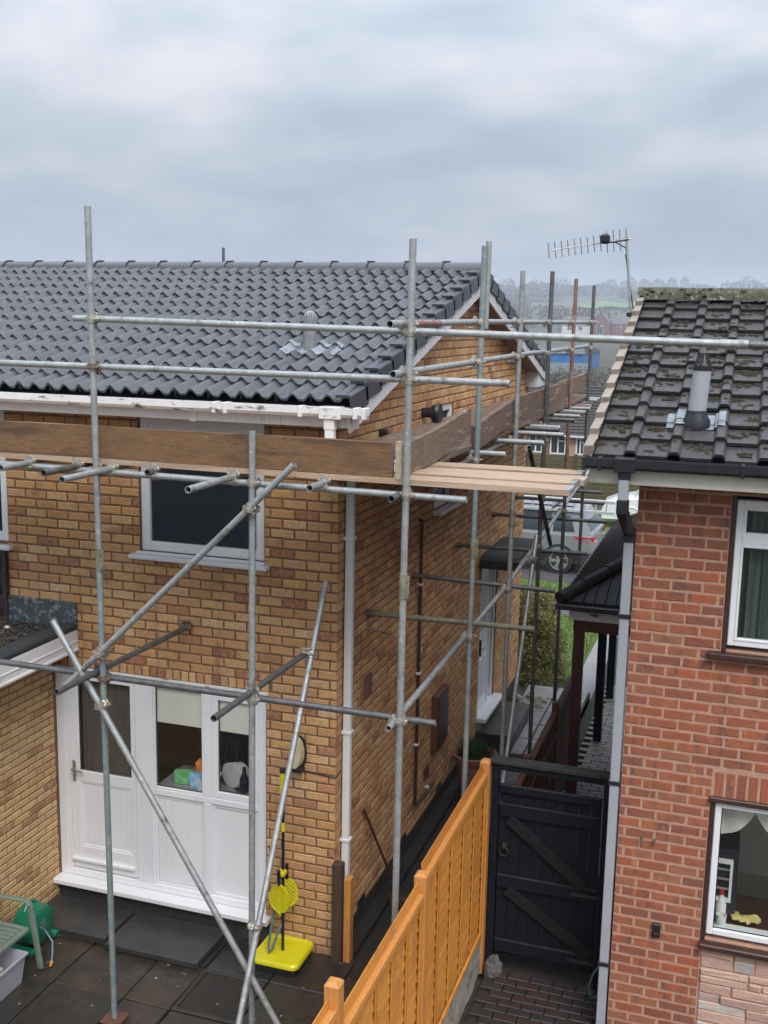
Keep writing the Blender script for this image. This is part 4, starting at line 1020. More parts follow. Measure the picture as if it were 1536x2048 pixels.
# aerial on the far verge
ae = thing('tv_aerial','slim silver television aerial on a mast beside the mossy roof verge','aerial',(2.05,2.55,5.5))
A0 = V(2.035,2.45,5.52); A1 = V(1.948,2.45,6.27)
MB().cyl(A0-V(0,0,.03),A1,.013,10).build('mast','galv',ae,True)
MB().cyl(A0+V(.03,0,0),A1-V(0.0,0,.16),.006,6).path([A1+V(.01,0,-.16),A1+V(.0,0,-.10),A1+V(-.1,0,-.05),A1+V(-.17,-.03,-.03)],.006,6).build('coaxial_cable','black_plastic',ae,True)
bd = V(-.66,-.25,-.115); bd = bd.normalized(); b0 = A1+V(.02,.0,-.02)
MB().cyl(b0-bd*.05,b0+bd*.78,.005,8).build('boom','galv',ae,True)
for k in range(13):
    p = b0+bd*(.02+k*.062); h_ = .12 if k > 3 else .16; MB().cyl(p+V(0,0,-h_*.62)+V(.01,0,0),p+V(0,0,h_*.62)-V(.01,0,0),.0045,6).build('element','galv_dark',ae)
B('dipole_box','black_plastic',ae,(b0.x-.25,b0.y-.14,b0.z-.05,b0.x-.16,b0.y-.06,b0.z+.04,.02)); MB().cyl(b0+bd*.0,b0+bd*.24,.014,8).build('arm_clamp','galv_dark',ae,True)
B('mast_bracket','black_plastic',ae,(1.99,2.42,5.53,2.10,2.48,5.57,.006))

# ------------------------------------------------------------------ scaffold
scf = thing('scaffold','galvanised tube scaffold wrapped round the buff brick house','scaffold',(0,-1.45,-.13))
def tube(name, p0, p1, m='galv', parent=None):
    return MB().pipe(p0, p1).build(name, m, parent or scf, True)
def coupler(parent, p, da, db, m='coupler_steel', off=.0):
    """a double coupler: a band on each tube, body between, bolts with nuts"""
    p = Vector(p); da = Vector(da).normalized(); db = Vector(db).normalized(); nrm = da.cross(db)
    nrm = nrm.normalized() if nrm.length > .05 else da.orthogonal().normalized()
    q = MB()
    for d, s in ((da,-1),(db,1)):
        c = p+nrm*s*.025; e = d.cross(nrm).normalized()
        q.cyl(c-d*.026,c+d*.026,.032,14); q.cyl(c-d*.008,c+d*.008,.037,14)
        q.obox(c+e*.040, d*.016, e*.014, nrm*.008, .003); q.obox(c-e*.036, d*.018, e*.01, nrm*.012, .003)
        q.cyl(c+e*.047-nrm*.055*s, c+e*.047+nrm*.045*s, .0075, 8); q.cyl(c+e*.047-nrm*.058*s, c+e*.047-nrm*.036*s, .0150, 6)
    q.obox(p, da*.02, db*.02, nrm*.02, .004)
    return q.build('coupler', m, parent, True)
Yf = -1.45
S1 = tube('standard',(-1.322,Yf,-.10),(-1.35,Yf,3.60),'galv_teal'); S1b = tube('standard',(-1.348,Yf,3.60),(-1.368,Yf,6.205))
S2 = tube('standard',(-.112,Yf,-.10),(-.098,Yf,4.68)); S3 = tube('standard',(1.012,Yf,-.15),(1.022,Yf,3.72)); S3b = tube('standard',(1.022,Yf,3.72),(1.034,Yf,5.97))
def sleeve(par, x, y, z):
    q = MB().cyl((x,y,z-.085),(x,y,z+.085),.029,14).box(x+.018,y-.02,z-.08,x+.045,y-.008,z+.08,.003)
    for k in (-.05,.05): q.cyl((x+.035,y-.035,z+k),(x+.035,y+.02,z+k),.006,6)
    q.build('sleeve_coupler','galv_moss',par,True)
sleeve(S1,-1.349,Yf,3.66); sleeve(S3,1.022,Yf,3.68)
yi = Yf+.05
GR = tube('guard_rail',(-1.54,yi,5.425),(3.03,yi,5.352)); GR2 = tube('guard_rail',(3.04,yi,5.352),(4.6,yi,5.33),'galv_dark'); GM = tube('guard_rail',(-3.6,yi,5.09),(1.69,yi,5.069))
MB().cyl((2.96,yi,5.353),(3.12,yi,5.351),.028,14).build('sleeve_coupler','galv',GR2,True)
LD = tube('ledger',(-3.6,yi,4.33),(1.43,yi,4.295)); LD2 = tube('ledger',(-3.6,yi,2.745),(1.262,yi,2.722),'galv_dark')
X_, Z_, Y_ = V(1,0,0), V(0,0,1), V(0,1,0)
for par,x in ((S1b,-1.36),(S3b,1.03)):
    coupler(par,(x,Yf+.025,5.423 if x<0 else 5.384),X_,Z_); coupler(par,(x,Yf+.025,5.081 if x<0 else 5.072),X_,Z_, 'coupler_rust' if x<0 else 'coupler_steel')
coupler(S1b,(-1.354,Yf+.025,4.327),X_,Z_); coupler(S2,(-.099,Yf+.025,4.317),X_,Z_); coupler(S3b,(1.025,Yf+.025,4.308),X_,Z_)
coupler(S1,(-1.343,Yf+.025,2.735),X_,Z_,'coupler_rust'); coupler(S2,(-.104,Yf+.025,2.729),X_,Z_); coupler(S3,(1.018,Yf+.025,2.723),X_,Z_)
# transoms of the upper lift on the garden side
for (x,yn,m_) in ((-.26,-2.08,'galv'),(.425,-1.68,'galv'),(-1.235,-2.05,'galv'),(-1.53,-1.84,'galv_dark'),(-1.95,-1.76,'galv'),(-2.6,-1.8,'galv_dark'),(-.9,-1.50,'galv_dark')):
    t = tube('transom',(x,yn,4.346),(x-.01,-.03,4.346),m_); coupler(t,(x,yi,4.34),Y_,X_)
# lower lift
t = tube('transom',(-1.395,-1.97,2.79),(-1.405,-.03,2.752),'galv_dark'); coupler(t,(-1.395,yi,2.768),Y_,X_,'coupler_rust'); coupler(t,(-1.405,-.045,2.765),Z_,Y_,'coupler_rust')
t2_ = tube('transom',(-.115,-2.03,2.79),(-.115,-.40,2.775),'galv_dark'); coupler(t2_,(-.115,yi,2.768),Y_,X_)
# braces
b1 = tube('brace',(-1.70,-1.50,2.60),(.24,-1.50,4.472)); coupler(b1,(-1.345,-1.475,2.95),V(1,0,1),Z_); coupler(b1,(-.10,-1.475,4.145),V(1,0,1),Z_)
b2 = tube('brace',(-1.735,-1.505,3.165),(.33,-1.505,-.10)); coupler(b2,(-1.34,-1.478,2.54),V(1,0,-1.6),Z_)
d3 = V(0,1.03,1.82).normalized(); b3 = tube('brace',V(-.06,-1.45,.95)+d3*(-1.2),V(-.06,-1.45,.95)+d3*2.72); coupler(b3,(-.085,-1.45,.95),d3,Z_); coupler(b3,(-.088,-.42,2.772),d3,Y_); coupler(b3,(-.08,-1.93,.10),d3,V(1,0,-1.6))
# alley side
XS = 1.02; ZT = [6.06,5.94,6.01,6.0,5.98]; YS = [.55,2.15,3.78,5.50,7.15]
mats = ['galv_teal','galv','galv_dark','galv_red','galv_dark']; mlow = ['galv','galv','galv_dark','galv_dark','galv_dark']
P = []
for y,zt,mu,ml in zip(YS,ZT,mats,mlow):
    a = tube('standard',(XS-.01,y,-.22),(XS,y,3.55),ml); b = tube('standard',(XS,y,3.55),(XS+.012,y,zt),mu); P.append((a,b)); sleeve(a,XS,y,3.55)
tube('standard',(XS+.03,YS[0]+.045,5.40),(XS+.035,YS[0]+.045,6.10))
xi = XS-.05
g1a = tube('guard_rail',(xi,-1.70,5.43),(xi,.9,5.455)); MB().pipe((xi,-1.15,5.436),(xi,-.55,5.441),.0247).build('paint_band','galv_red',g1a,True); g1 = tube('guard_rail',(xi,.92,5.455),(xi,7.9,5.478)); g2 = tube('guard_rail',(xi,-1.62,5.112),(xi,3.3,5.145)); g3 = tube('guard_rail',(xi,3.32,5.14),(xi,7.6,5.15))
l1 = tube('ledger',(xi,-1.56,2.70),(xi,2.4,2.835)); l2 = tube('ledger',(xi,2.3,2.84),(xi,8.0,3.28)); l3 = tube('ledger',(xi,-1.6,4.30),(xi,7.8,4.345),'galv_dark')
for (a,b),y in zip(P,YS):
    coupler(b,(XS-.025,y,5.45+.005*y),Y_,Z_); coupler(b,(XS-.025,y,5.13),Y_,Z_); coupler(b,(XS-.025,y,4.31+.005*y),Y_,Z_)
    coupler(a,(XS-.025,y,2.755+.036*y if y < 2.4 else 2.84+(y-2.3)*.077),Y_,Z_)
coupler(S3b,(.995,-1.42,5.432),Y_,Z_); coupler(S3b,(.995,-1.42,5.114),Y_,Z_); coupler(S3,(.99,-1.42,2.71),Y_,Z_)
for (y,x0,x1,z0,z1,m_) in ((.74,.03,1.54,2.835,2.85,'galv_moss'),(2.20,.03,1.47,2.868,2.842,'galv_dark'),(3.96,.03,1.54,2.85,2.875,'galv_dark'),(5.85,.03,1.52,2.91,2.92,'galv_dark'),(7.28,.03,1.32,2.93,2.93,'galv_dark'),(7.05,.4,1.30,3.12,3.12,'galv_dark')):
    t = tube('transom',(x0,y,z0),(x1,y,z1),m_); MB().cyl((x0-.02,y,z0),(x0+.04,y,z0),.034,12).build('wall_foot','coupler_rust',t,True)
for (xe,y,m_) in ((1.26,.60,'galv'),(1.40,1.62,'galv'),(1.29,3.20,'galv'),(1.29,4.18,'galv_dark'),(1.25,5.2,'galv_dark'),(1.24,5.42,'galv'),(1.22,6.0,'galv'),(1.16,6.55,'galv_red'),(1.12,7.0,'galv_dark'),(1.10,7.6,'galv'),(1.45,2.45,'galv'),(1.32,2.95,'galv_dark'),(1.27,4.75,'galv'),(1.2,6.3,'galv_dark'),(1.08,8.0,'galv')):
    tube('transom',(.03,y,4.372),(xe,y,4.368),m_)
tube('brace',(1.06,2.70,4.20),(1.06,4.30,2.88),'galv_dark'); tube('brace',(1.06,3.36,3.16),(1.03,1.62,-.21)); coupler(l2,(1.03,3.2,2.93),Y_,Z_)
for xx in (-5.55,): tube('standard',(xx,9.0,-.3),(xx,9.0,6.62),'galv_dark')
q = MB().box(-1.41,-1.53,-.125,-1.235,-1.365,-.100,.005); sb = q.build('sole_board','meter_brown'); tag(sb,'square brown board under the foot of the left scaffold pole','board')

# boards: toe boards and decking
def board(name, label, p0, p1, w_, t, m, upv=(0,0,1), warp=0.0, group=None, n=10):
    """plank from p0 to p1 (centre line); w_ across upv, t thick; slightly wavy"""
    p0 = Vector(p0); p1 = Vector(p1); d = (p1-p0).normalized(); u = Vector(upv); s = d.cross(u).normalized(); u = s.cross(d).normalized()
    q = MB(); rb = random.Random(sum(map(ord, label))); ph = rb.uniform(0,6)
    for i in range(n+1):
        t_ = i/n; c = p0.lerp(p1,t_)+u*warp*math.sin(t_*5+ph)+s*rb.uniform(-.002,.002)
        e = .004
        for a,b in ((-1,-1),(1,-1),(1,1),(-1,1)):
            q.v.append(tuple(c+s*a*t/2+u*b*(w_/2+rb.uniform(-e,e))))
    for i in range(n):
        for k in range(4): q.f.append((i*4+k,i*4+(k+1)%4,(i+1)*4+(k+1)%4,(i+1)*4+k))
    q.f += [(3,2,1,0),tuple(range(n*4,n*4+4))]
    o = q.build(name,m); tag(o,label,'board',group); return o
board('toe_board','long brown toe board along the garden side of the scaffold',(-3.7,-1.375,4.527),(.905,-1.375,4.53),.235,.038,'board_old',warp=.003)
B('board_end_band','galv',bpy.data.objects['toe_board'],(.9055,-1.397,4.415,.907,-1.353,4.645))
board('toe_board','short weathered toe board standing just past the corner pole',(.955,-1.40,4.50),(.965,.46,4.625),.235,.038,'board_side',warp=.012,n=18)
board('toe_board','dark toe board behind the teal pole on the alley side',(.965,.62,4.478),(.965,2.62,4.63),.225,.038,'board_side',warp=.004)
board('toe_board','patchy toe board third along the alley side of the scaffold',(.965,2.64,4.61),(.965,4.9,4.625),.225,.038,'board_side',warp=.004)
board('toe_board','farthest toe board with pale patches at the end of the alley side',(.965,4.93,4.63),(.965,7.38,4.675),.225,.038,'board_side',warp=.004)
tb = bpy.data.objects['toe_board']
for k in range(12):
    x = -2.1+k*.25+R.uniform(-.09,.09); z = 4.45+R.uniform(0,.16); MB().cyl((x,-1.393,z),(x,-1.3965,z),.005,7).build('nail_head','galv_dark',tb)
q = MB().box(.935,-1.415,4.40,.975,-1.385,4.66,.004); tag(q.build('board_end','board_edge'),'pale splintered board end upright at the corner pole','board')
for i,(xe,dz,lab,yy) in enumerate(((2.105,0,'nearest pale deck plank oversailing the corner, on the garden side',-1.283),(2.10,.006,'second pale deck plank from the camera oversailing the corner',-1.05),(2.125,-.002,'third pale deck plank from the camera oversailing the corner',-.817),(2.07,.004,'fourth deck plank from the camera, against the toe board end',-.585))):
    pk = board('deck_plank',lab,(-3.7,yy,4.391+dz),(xe,yy-.02+.012*i,4.389+dz*1.6),.219,.038,'board_new',upv=(0,1,0),warp=.0,group='deck planks on the garden side')
    ze = 4.389+dz*1.6; ye = yy-.02+.012*i; B('end_band','galv',pk,(xe-.045,ye-.111,ze+.0192,xe+.0015,ye+.111,ze+.0205),(xe+.0003,ye-.111,ze-.019,xe+.0018,ye+.111,ze+.0204))
for i,(xx,lab) in enumerate(((.20,'brown deck plank beside the house wall above the alley'),(.43,'second brown deck plank from the house wall above the alley'),(.66,'third brown deck plank from the house wall above the alley'),(.86,'outer brown deck plank against the alley toe boards'))):
    board('deck_plank',lab,(xx,-.42,4.415),(xx-.01,7.7,4.42),.222,.038,'board_side',upv=(1,0,0),group='deck planks on the alley side')

# ------------------------------------------------------------------ orange fence between the gardens
fn = thing('lap_fence','orange-stained lap fence with square posts between the two gardens','fence',(1.22,-2,-.25))
FX = 1.22
PY = [.45,-1.50,-3.22,-5.1]; PZ = [1.73,1.66,1.89,1.9]
for y,z in zip(PY,PZ):
    q = MB().box(FX-.044,y-.044,-.28,FX+.044,y+.044,z-.02,.004)
    q.add([(FX-.044,y-.044,z-.02),(FX+.044,y-.044,z-.02),(FX+.044,y+.044,z-.02),(FX-.044,y+.044,z-.02),(FX-.025,y-.025,z),(FX+.025,y-.025,z),(FX+.025,y+.025,z),(FX-.025,y+.025,z)],[(0,1,5,4),(1,2,6,5),(2,3,7,6),(3,0,4,7),(4,5,6,7)])
    q.build('post','fence_post',fn)
FT = [1.60,1.50,1.72]
for k in range(3):
    y1 = PY[k]-.046; y0 = PY[k+1]+.046; top = FT[k]; bot = .10
    pn = B('panel','fence_post',fn,(FX-.028,y0,top-.005,FX+.034,y1,top+.022,.004))            # capping
    B('frame_rail','fence_orange',pn,(FX+.012,y0,top-.055,FX+.034,y1,top-.007,.003)); B('frame_rail','fence_orange',pn,(FX+.012,y0,bot,FX+.034,y1,bot+.045,.003))
    B('frame_stile','fence_orange',pn,(FX+.012,y0,bot+.046,FX+.030,y0+.042,top-.056,.003)); B('frame_stile','fence_orange',pn,(FX+.012,y1-.042,bot+.046,FX+.030,y1,top-.056,.003))
    nb_ = 5
    for i in range(1,nb_):
        yy = y0+(y1-y0)*i/nb_; B('batten','fence_orange',pn,(FX+.010,yy-.019,bot+.047,FX+.021,yy+.019,top-.057,.003))
    z = bot; rf = random.Random(k+30)
    while z < top-.02:
        q = MB(); h_ = .125; n = 12
        for i in range(n+1):
            y = y0+(y1-y0)*i/n; e = rf.uniform(-.009,.009)
            q.v += [(FX-.022,y,z+h_),(FX-.016,y,z+h_),(FX+.010,y,z-.012+e),(FX-.002,y,z-.012+e)]
        for i in range(n):
            for j in range(4): q.f.append((i*4+j,(i+1)*4+j,(i+1)*4+(j+1)%4,i*4+(j+1)%4))
        q.f += [(0,1,2,3),(n*4+3,n*4+2,n*4+1,n*4)]
        q.build('slat','fence_orange',pn); z += .098
    gb = MB(); n = 26
    for j in range(5):
        for i in range(n+1): gb.v.append((FX+.025+rf.uniform(-.006,.008),y0+(y1-y0)*i/n,-.27+.36*j/4))
    gb.f = [(j*(n+1)+i,j*(n+1)+i+1,(j+1)*(n+1)+i+1,(j+1)*(n+1)+i) for j in range(4) for i in range(n)]
    gb.box(FX-.025,y0,-.28,FX+.012,y1,.095)
    gb.build('gravel_board','gravel_board',fn)

# ------------------------------------------------------------------ black gate
gate = thing('garden_gate','black boarded garden gate with diagonal braces between fence and red house','gate',(1.77,.5,-.23))
gy = .50
B('gate_post','gate_black',gate,(1.275,gy-.02,-.26,1.335,gy+.06,1.70,.005)); B('gate_post','gate_black',gate,(2.235,gy-.02,-.26,2.30,gy+.06,1.72,.005))
B('head_rail','gate_edge',gate,(1.262,gy-.045,1.695,2.31,gy+.075,1.73,.005)); B('head_rail','gate_black',gate,(1.336,gy-.02,1.635,2.234,gy+.045,1.694,.004))
nb_ = 9; w_ = (2.225-1.345)/nb_
for i in range(nb_):
    a = 1.345+i*w_; B('board','gate_black',gate,(a+.002,gy+.0,-.10-.02*(i%2)+R.uniform(-.02,.02),a+w_-.002,gy+.022,1.505,.003))
for z0,z1,m_ in ((1.44,1.505,'gate_black'),(1.22,1.33,'gate_black'),(.555,.665,'gate_black'),(-.06,.05,'gate_black')):
    o = B('ledge','gate_black',gate,(1.352,gy-.032,z0,2.218,gy-.001,z1,.003))
    B('ledge_top','gate_edge',o,(1.352,gy-.031,z1+.0003,2.218,gy-.002,z1+.003))
for (x0,z0,x1,z1) in ((1.44,1.20,2.10,.685),(1.44,.535,2.19,.06)):
    MB().bar((x0,gy-.018,z0),(x1,gy-.018,z1),.036,.095,(0,0,1),.004).build('brace','brace_worn',gate)
q = MB(); pts = [(1.41+.04*math.cos(t),gy-.045,.90+.04*math.sin(t)) for t in [2*math.pi*i/14 for i in range(15)]]; q.path(pts,.006,6); q.box(1.39,gy-.04,.925,1.43,gy-.001,.97,.004); q.build('ring_handle','cast_iron',gate)
B('hinge_strap','cast_iron',gate,(2.0,gy-.04,.60,2.225,gy-.033,.625),(2.0,gy-.04,-.02,2.225,gy-.033,.005))
q = MB().lump((1.37,.40,-.225),.085,.06,.16,random.Random(2),5,9,.15); tag(q.build('door_stone','stone_grey'),'grey stone block at the foot of the black gate','stone')
tag(MB().path([(2.30,.30,.10),(2.25,.27,.02),(2.22,.26,-.10),(2.25,.25,-.19),(2.31,.24,-.14),(2.33,.23,.0)],.009,8).build('garden_hose','hose_teal',None,True),'loop of dark green hose beside the grey downpipe','hose')

# ------------------------------------------------------------------ brown fence and carport beyond the gate
bf = thing('board_fence','low dark brown fence along the front path','fence',(1.25,4,-.3))
for y in (.62,2.35,4.08,5.85): B('post','fence_brown',bf,(1.21,y-.045,-.32,1.29,y+.045,1.03,.006))
for y0,y1 in ((.67,2.30),(2.40,4.03),(4.13,5.80)):
    B('capping','fence_brown',bf,(1.215,y0,.90,1.285,y1,.925,.004)); n = 12
    for i in range(n):
        a = y0+(y1-y0)*i/n; B('board','fence_brown',bf,(1.24+.006*(i%2),a+.002,-.25,1.258+.006*(i%2),a+(y1-y0)/n+.012,.90,.003))
    B('rail','fence_brown',bf,(1.262,y0,.6,1.29,y1,.66)); 
cp = thing('carport','carport with black tiled hip roof and maroon posts beside the red house','carport',(1.9,6,-.3))
c0 = (1.38,3.5); zE = 2.42; tS = .50; xw = 2.42; zW = zE+(xw-1.38)*tS; yH = 3.5+1.5; yEnd = 8.3
def cz(x,y): return zE+min((x-1.38)*tS,(y-3.5)*tS*1.04/1.5,(yEnd-y)*.6)
# left slope: courses run along y, ribs built as laps
cr = MB().prism([(1.38,zE-.04),(xw,zE-.04),(xw,zE-.02),(1.38,zE-.02)],1,3.5,yEnd).build('roof','sheet_black',cp)
ya = 3.52; n = 23; dy = (yEnd-.02-ya)/n
for i in range(n):
    y0_, y1_ = ya+i*dy, ya+(i+1)*dy
    def xt(y): return min(xw, 1.36+(y-3.5)*1.04/1.5+.02, 1.36+(yEnd-y)/.5)
    prf_ = ((0,.0),(.16,.0),(.30,.034),(.45,.046),(.60,.034),(.74,.0),(1,.0))
    q = MB()
    for (f_,h_) in prf_:
        y = y0_+dy*f_; x1_ = max(xt(y),1.37); q.v += [(1.345,y,zE+h_),(x1_,y,zE+(x1_-1.36)*tS+h_)]
    q.f = [(2*k,2*k+1,2*k+3,2*k+2) for k in range(len(prf_)-1)]
    q.v += [(1.345,y0_+dy*f_,zE-.02) for f_,h_ in prf_]; b_ = 2*len(prf_)
    q.f += [(2*k,2*k+2,b_+k+1,b_+k) for k in range(len(prf_)-1)]
    q.build('roof_rib','sheet_black',cr)
n = 9
for i in range(n):
    xa = 1.36+(xw-1.36)*i/n; xb = 1.36+(xw-1.36)*(i+1)/n-.012
    for k in range(2):
        y0_ = 3.47+k*.75; za = zE+(y0_-3.5)*tS*1.04/1.5+.02; y1_ = y0_+.75
        if 3.5+(xb-1.36)*1.5/1.04 < y0_+.1: continue
        y1a = min(y1_,3.5+(xa-1.36)*1.5/1.04+.02); y1b = min(y1_,3.5+(xb-1.36)*1.5/1.04)
        f = lambda y: zE+(y-3.5)*tS*1.04/1.5
        q = MB(); q.add([(xa,y0_,za),(xb,y0_,za),(xb,max(y1b,y0_+.01),f(max(y1b,y0_+.01))),(xa,max(y1a,y0_+.01),f(max(y1a,y0_+.01))),(xa,y0_,za-.03),(xb,y0_,za-.03)],[(0,1,2,3),(4,5,1,0)]); q.build('hip_end_tile','sheet_black',cr)
for k in range(5):
    pa = V(1.33,3.46,zE+.03).lerp(V(xw,5.0,zW+.04),k/5); pb = V(1.33,3.46,zE+.03).lerp(V(xw,5.0,zW+.04),(k+1.06)/5); MB().cyl(pa,pb,.078,12,.066).build('hip_tile','sheet_black',cr,True)
MB().cyl((1.36,yEnd,zE+.03),(xw,yEnd-.53,zW+.05),.06,10).build('hip_tile','bung_roof',cr,True)
B('gutter','black_plastic',cp,(1.29,3.40,zE-.085,xw,3.46,zE-.02,.01),(1.29,3.46,zE-.085,1.35,yEnd,zE-.02,.01))
B('fascia','upvc_dirty',cp,(1.44,3.47,zE-.20,xw,3.49,zE-.088,.003))
B('beam','post_maroon',cp,(1.48,3.55,zE-.35,xw,3.64,zE-.20,.005),(1.48,3.64,zE-.33,1.57,yEnd-.1,zE-.20,.005))
for (x,y,m_) in ((1.545,3.62,'post_maroon'),(1.50,6.35,'gate_black'),(1.45,8.2,'gate_black')): B('post',m_,cp,(x-.055,y-.055,-.30,x+.055,y+.055,zE-.33,.006))

# ------------------------------------------------------------------ things on the patio
sbx = thing('swing_ball_set','yellow bat-and-ball pole set with square base on the patio','garden game',(-.38,-.25,GZ))
q = MB(); n=6
def rsq(cx,cy,a,z,r=.06,k=5):
    out = []
    for (sx_,sy_,t0) in ((1,1,0),(-1,1,90),(-1,-1,180),(1,-1,270)):
        for i in range(k+1):
            t = rad(t0+90*i/k); out.append((cx+sx_*(a-r)+r*math.cos(t),cy+sy_*(a-r)+r*math.sin(t),z))
    return out
def loft(rings, cap0=True, cap1=True):
    q = MB(); n = len(rings[0])
    for r in rings: q.v += r
    q.f = [(j*n+i,j*n+(i+1)%n,(j+1)*n+(i+1)%n,(j+1)*n+i) for j in range(len(rings)-1) for i in range(n)]
    if cap0: q.f.append(tuple(range(n))[::-1])
    if cap1: q.f.append(tuple(range((len(rings)-1)*n,len(rings)*n)))
    return q
bx, by = -.385, -.235
loft([rsq(bx,by,.205,GZ),rsq(bx,by,.212,GZ+.08)]).build('base_tray','black_plastic',sbx,True)
loft([rsq(bx,by,.222,GZ+.078),rsq(bx,by,.222,GZ+.105),rsq(bx,by,.21,GZ+.122),rsq(bx,by,.185,GZ+.122),rsq(bx,by,.18,GZ+.112)]).build('base_lid','yellow_plastic',sbx,True)
MB().cyl((bx,by,GZ+.11),(bx,by,1.42),.0135,12).build('pole','black_plastic',sbx,True)
MB().cyl((bx,by,1.10),(bx,by,1.18),.018,12).build('collar','yellow_plastic',sbx,True)
MB().cyl((bx,by,1.42),(bx,by,1.44),.03,12).build('grip_end','black_plastic',sbx,True); q = MB()
for k in range(11): q.lathe((bx,by,1.44+k*.018),[(.024,0),(.032,.004),(.032,.012),(.024,.018)],14)
q.build('spring_head','yellow_plastic',sbx,True); MB().cyl((bx,by,1.64),(bx,by,1.665),.034,12).build('head_cap','black_plastic',sbx,True)
B('bat_clip','yellow_plastic',sbx,(bx-.035,by-.06,.70,bx+.035,by+.02,.745,.01))
MB().path([(bx-.07,by+.08,.66),(bx-.085,by+.06,.5),(bx-.09,by-.02,.25),(bx-.10,by-.08,.06),(bx-.085,by-.105,-.005),(bx-.06,by-.09,.03),(bx-.03,by-.03,.18),(bx-.01,by-.0,.22)],.012,8).build('tether_tube','hose_teal',sbx,True)
def bat(label, c, tilt, yaw_):
    t = thing('bat',label,'bat',c,'yellow bats of the garden game'); c = Vector(c)
    M = Matrix.Translation(c) @ Matrix.Rotation(yaw_,4,'Z') @ Matrix.Rotation(tilt,4,'X')
    a,b = .098,.135
    q = MB(); n = 28; ring = []
    def ov(i,k): 
        th = 2*math.pi*i/n; return (a*k*math.cos(th)*(1-.16*math.sin(th)), b*k*math.sin(th))
    for k,y in ((1,-.009),(1,.009),(.88,.009),(.88,-.009)):
        for i in range(n): x,z = ov(i,k); q.v.append((x,y,z))
    q.f = [(j*n+i,j*n+(i+1)%n,((j+1)%4)*n+(i+1)%n,((j+1)%4)*n+i) for j in range(4) for i in range(n)]
    q.v = [tuple(M @ Vector(v)) for v in q.v]; q.build('rim','yellow_plastic',t,True)
    q = MB()
    for s in (-1,1):
        for k in range(-8,9):
            d = k*.0265
            # line x+s*z = d*1.4
            pts = []
            for i in range(-60,61):
                z = i*.0024; x = d*1.414-s*z
                if (x/(1-.16*(z/b)))**2/a**2+z*z/b**2 < .86: pts.append((x,z))
            if len(pts) > 4: q.bar((pts[0][0],-.001*s,pts[0][1]),(pts[-1][0],-.001*s,pts[-1][1]),.0115,.010,(0,1,0))
    q.v = [tuple(M @ Vector(v)) for v in q.v]; q.build('lattice','yellow_plastic',t)
    q = MB().cyl((0,0,b-.005),(0,0,b+.13),.016,10); q.v = [tuple(M @ Vector(v)) for v in q.v]; q.build('handle','black_plastic',t,True)
    q = MB().cyl((0,0,-b+.005),(0,0,-b-.035),.02,10,.012); q.v = [tuple(M @ Vector(v)) for v in q.v]; q.build('tip','yellow_plastic',t,True)
bat('nearer yellow perforated bat hanging upside down on the game pole',(bx-.01,by-.055,.50),.05,-.1)
bat('farther yellow perforated bat, mostly hidden behind the other one',(bx+.02,by+.04,.51),-.05,.55)
# timber posts at the corner
tag(MB().box(.015,-.10,GZ-.02,.105,-.01,.80,.005).build('timber_post','timber_dark'),'dark brown timber post standing at the corner of the buff house','post')
tag(MB().box(.112,-.06,GZ-.02,.175,.03,.66,.005).build('timber_post','fence_post'),'shorter orange-brown timber post beside the dark one at the corner','post')
bs = thing('broom','brown-handled yard broom leaning on the side wall of the buff house','broom',(.3,1.2,-.2))
MB().cyl((.02,.72,.94),(.26,1.15,-.13),.014,10).build('handle','brown_plastic',bs,True); B('broom_head','timber_dark',bs,(.16,1.10,-.2,.40,1.19,-.11,.01))
# manhole cover
mh = thing('manhole_cover','cast iron manhole cover with diamond tread set in the patio','manhole cover',(-.68,-.86,GZ))
B('rim_frame','cast_iron',mh,(-.975,-1.165,GZ-.03,-.385,-1.125,GZ+.004,.004),(-.975,-.60,GZ-.03,-.385,-.56,GZ+.004,.004),(-.975,-1.125,GZ-.03,-.935,-.60,GZ+.004,.004),(-.425,-1.125,GZ-.03,-.385,-.60,GZ+.004,.004))
B('plate','cast_iron',mh,(-.93,-1.12,GZ-.03,-.43,-.605,GZ-.004))
q = MB()
for i in range(18):
    for j in range(18):
        x = -.915+i*.028; y = -1.105+j*.0285; a = math.pi/4*(1 if (i+j)%2 else -1); d = V(math.cos(a),math.sin(a),0)*.011; b = V(-math.sin(a),math.cos(a),0)*.004
        q.obox((x,y,GZ-.002),d,b,(0,0,.003))
q.build('tread','cast_iron',mh,kind='stuff')
q = MB(); rd = random.Random(77)
for _ in range(60):
    x = rd.uniform(-3,1.0); y = rd.uniform(-2.2,-.03); s_ = rd.uniform(.003,.009); q.lump((x,y,GZ+.004),s_*1.4,s_,s_*.6,rd,2,5,.3)
tag(q.build('grit','board_edge',kind='stuff'),'scattered pale grit and crumbs on the wet patio slabs','grit')
# garden chair (green plastic), only its right front half is in the picture
gc = thing('garden_chair','faded green plastic garden armchair at the left edge of the patio','chair',(-2.55,-1.35,GZ))
def gbar(name, pts, r): return MB().path(pts, r, 8).build(name,'chair_green',gc,True)
g = GZ; x0c,x1c = -2.92,-2.365; y0c,y1c = -1.66,-1.08
for (x,y,sx_,sy_) in ((x1c,y1c,1,1),(x1c,y0c,1,-1),(x0c,y1c,-1,1),(x0c,y0c,-1,-1)):
    q = MB(); q.bar((x+sx_*.06,y+sy_*.03,g),(x,y,g+.60),.055,.035,(0,1,0),.01); q.build('leg','chair_green',gc)
for (y) in (y1c,y0c):
    q = MB(); q.bar((x0c-.03,y,g+.615),(x1c-.03,y,g+.635),.055,.03,(0,0,1),.012); q.bar((x1c-.04,y,g+.635),(x1c+.01,y,g+.59),.055,.03,(0,0,1),.012); q.build('armrest','chair_green',gc)
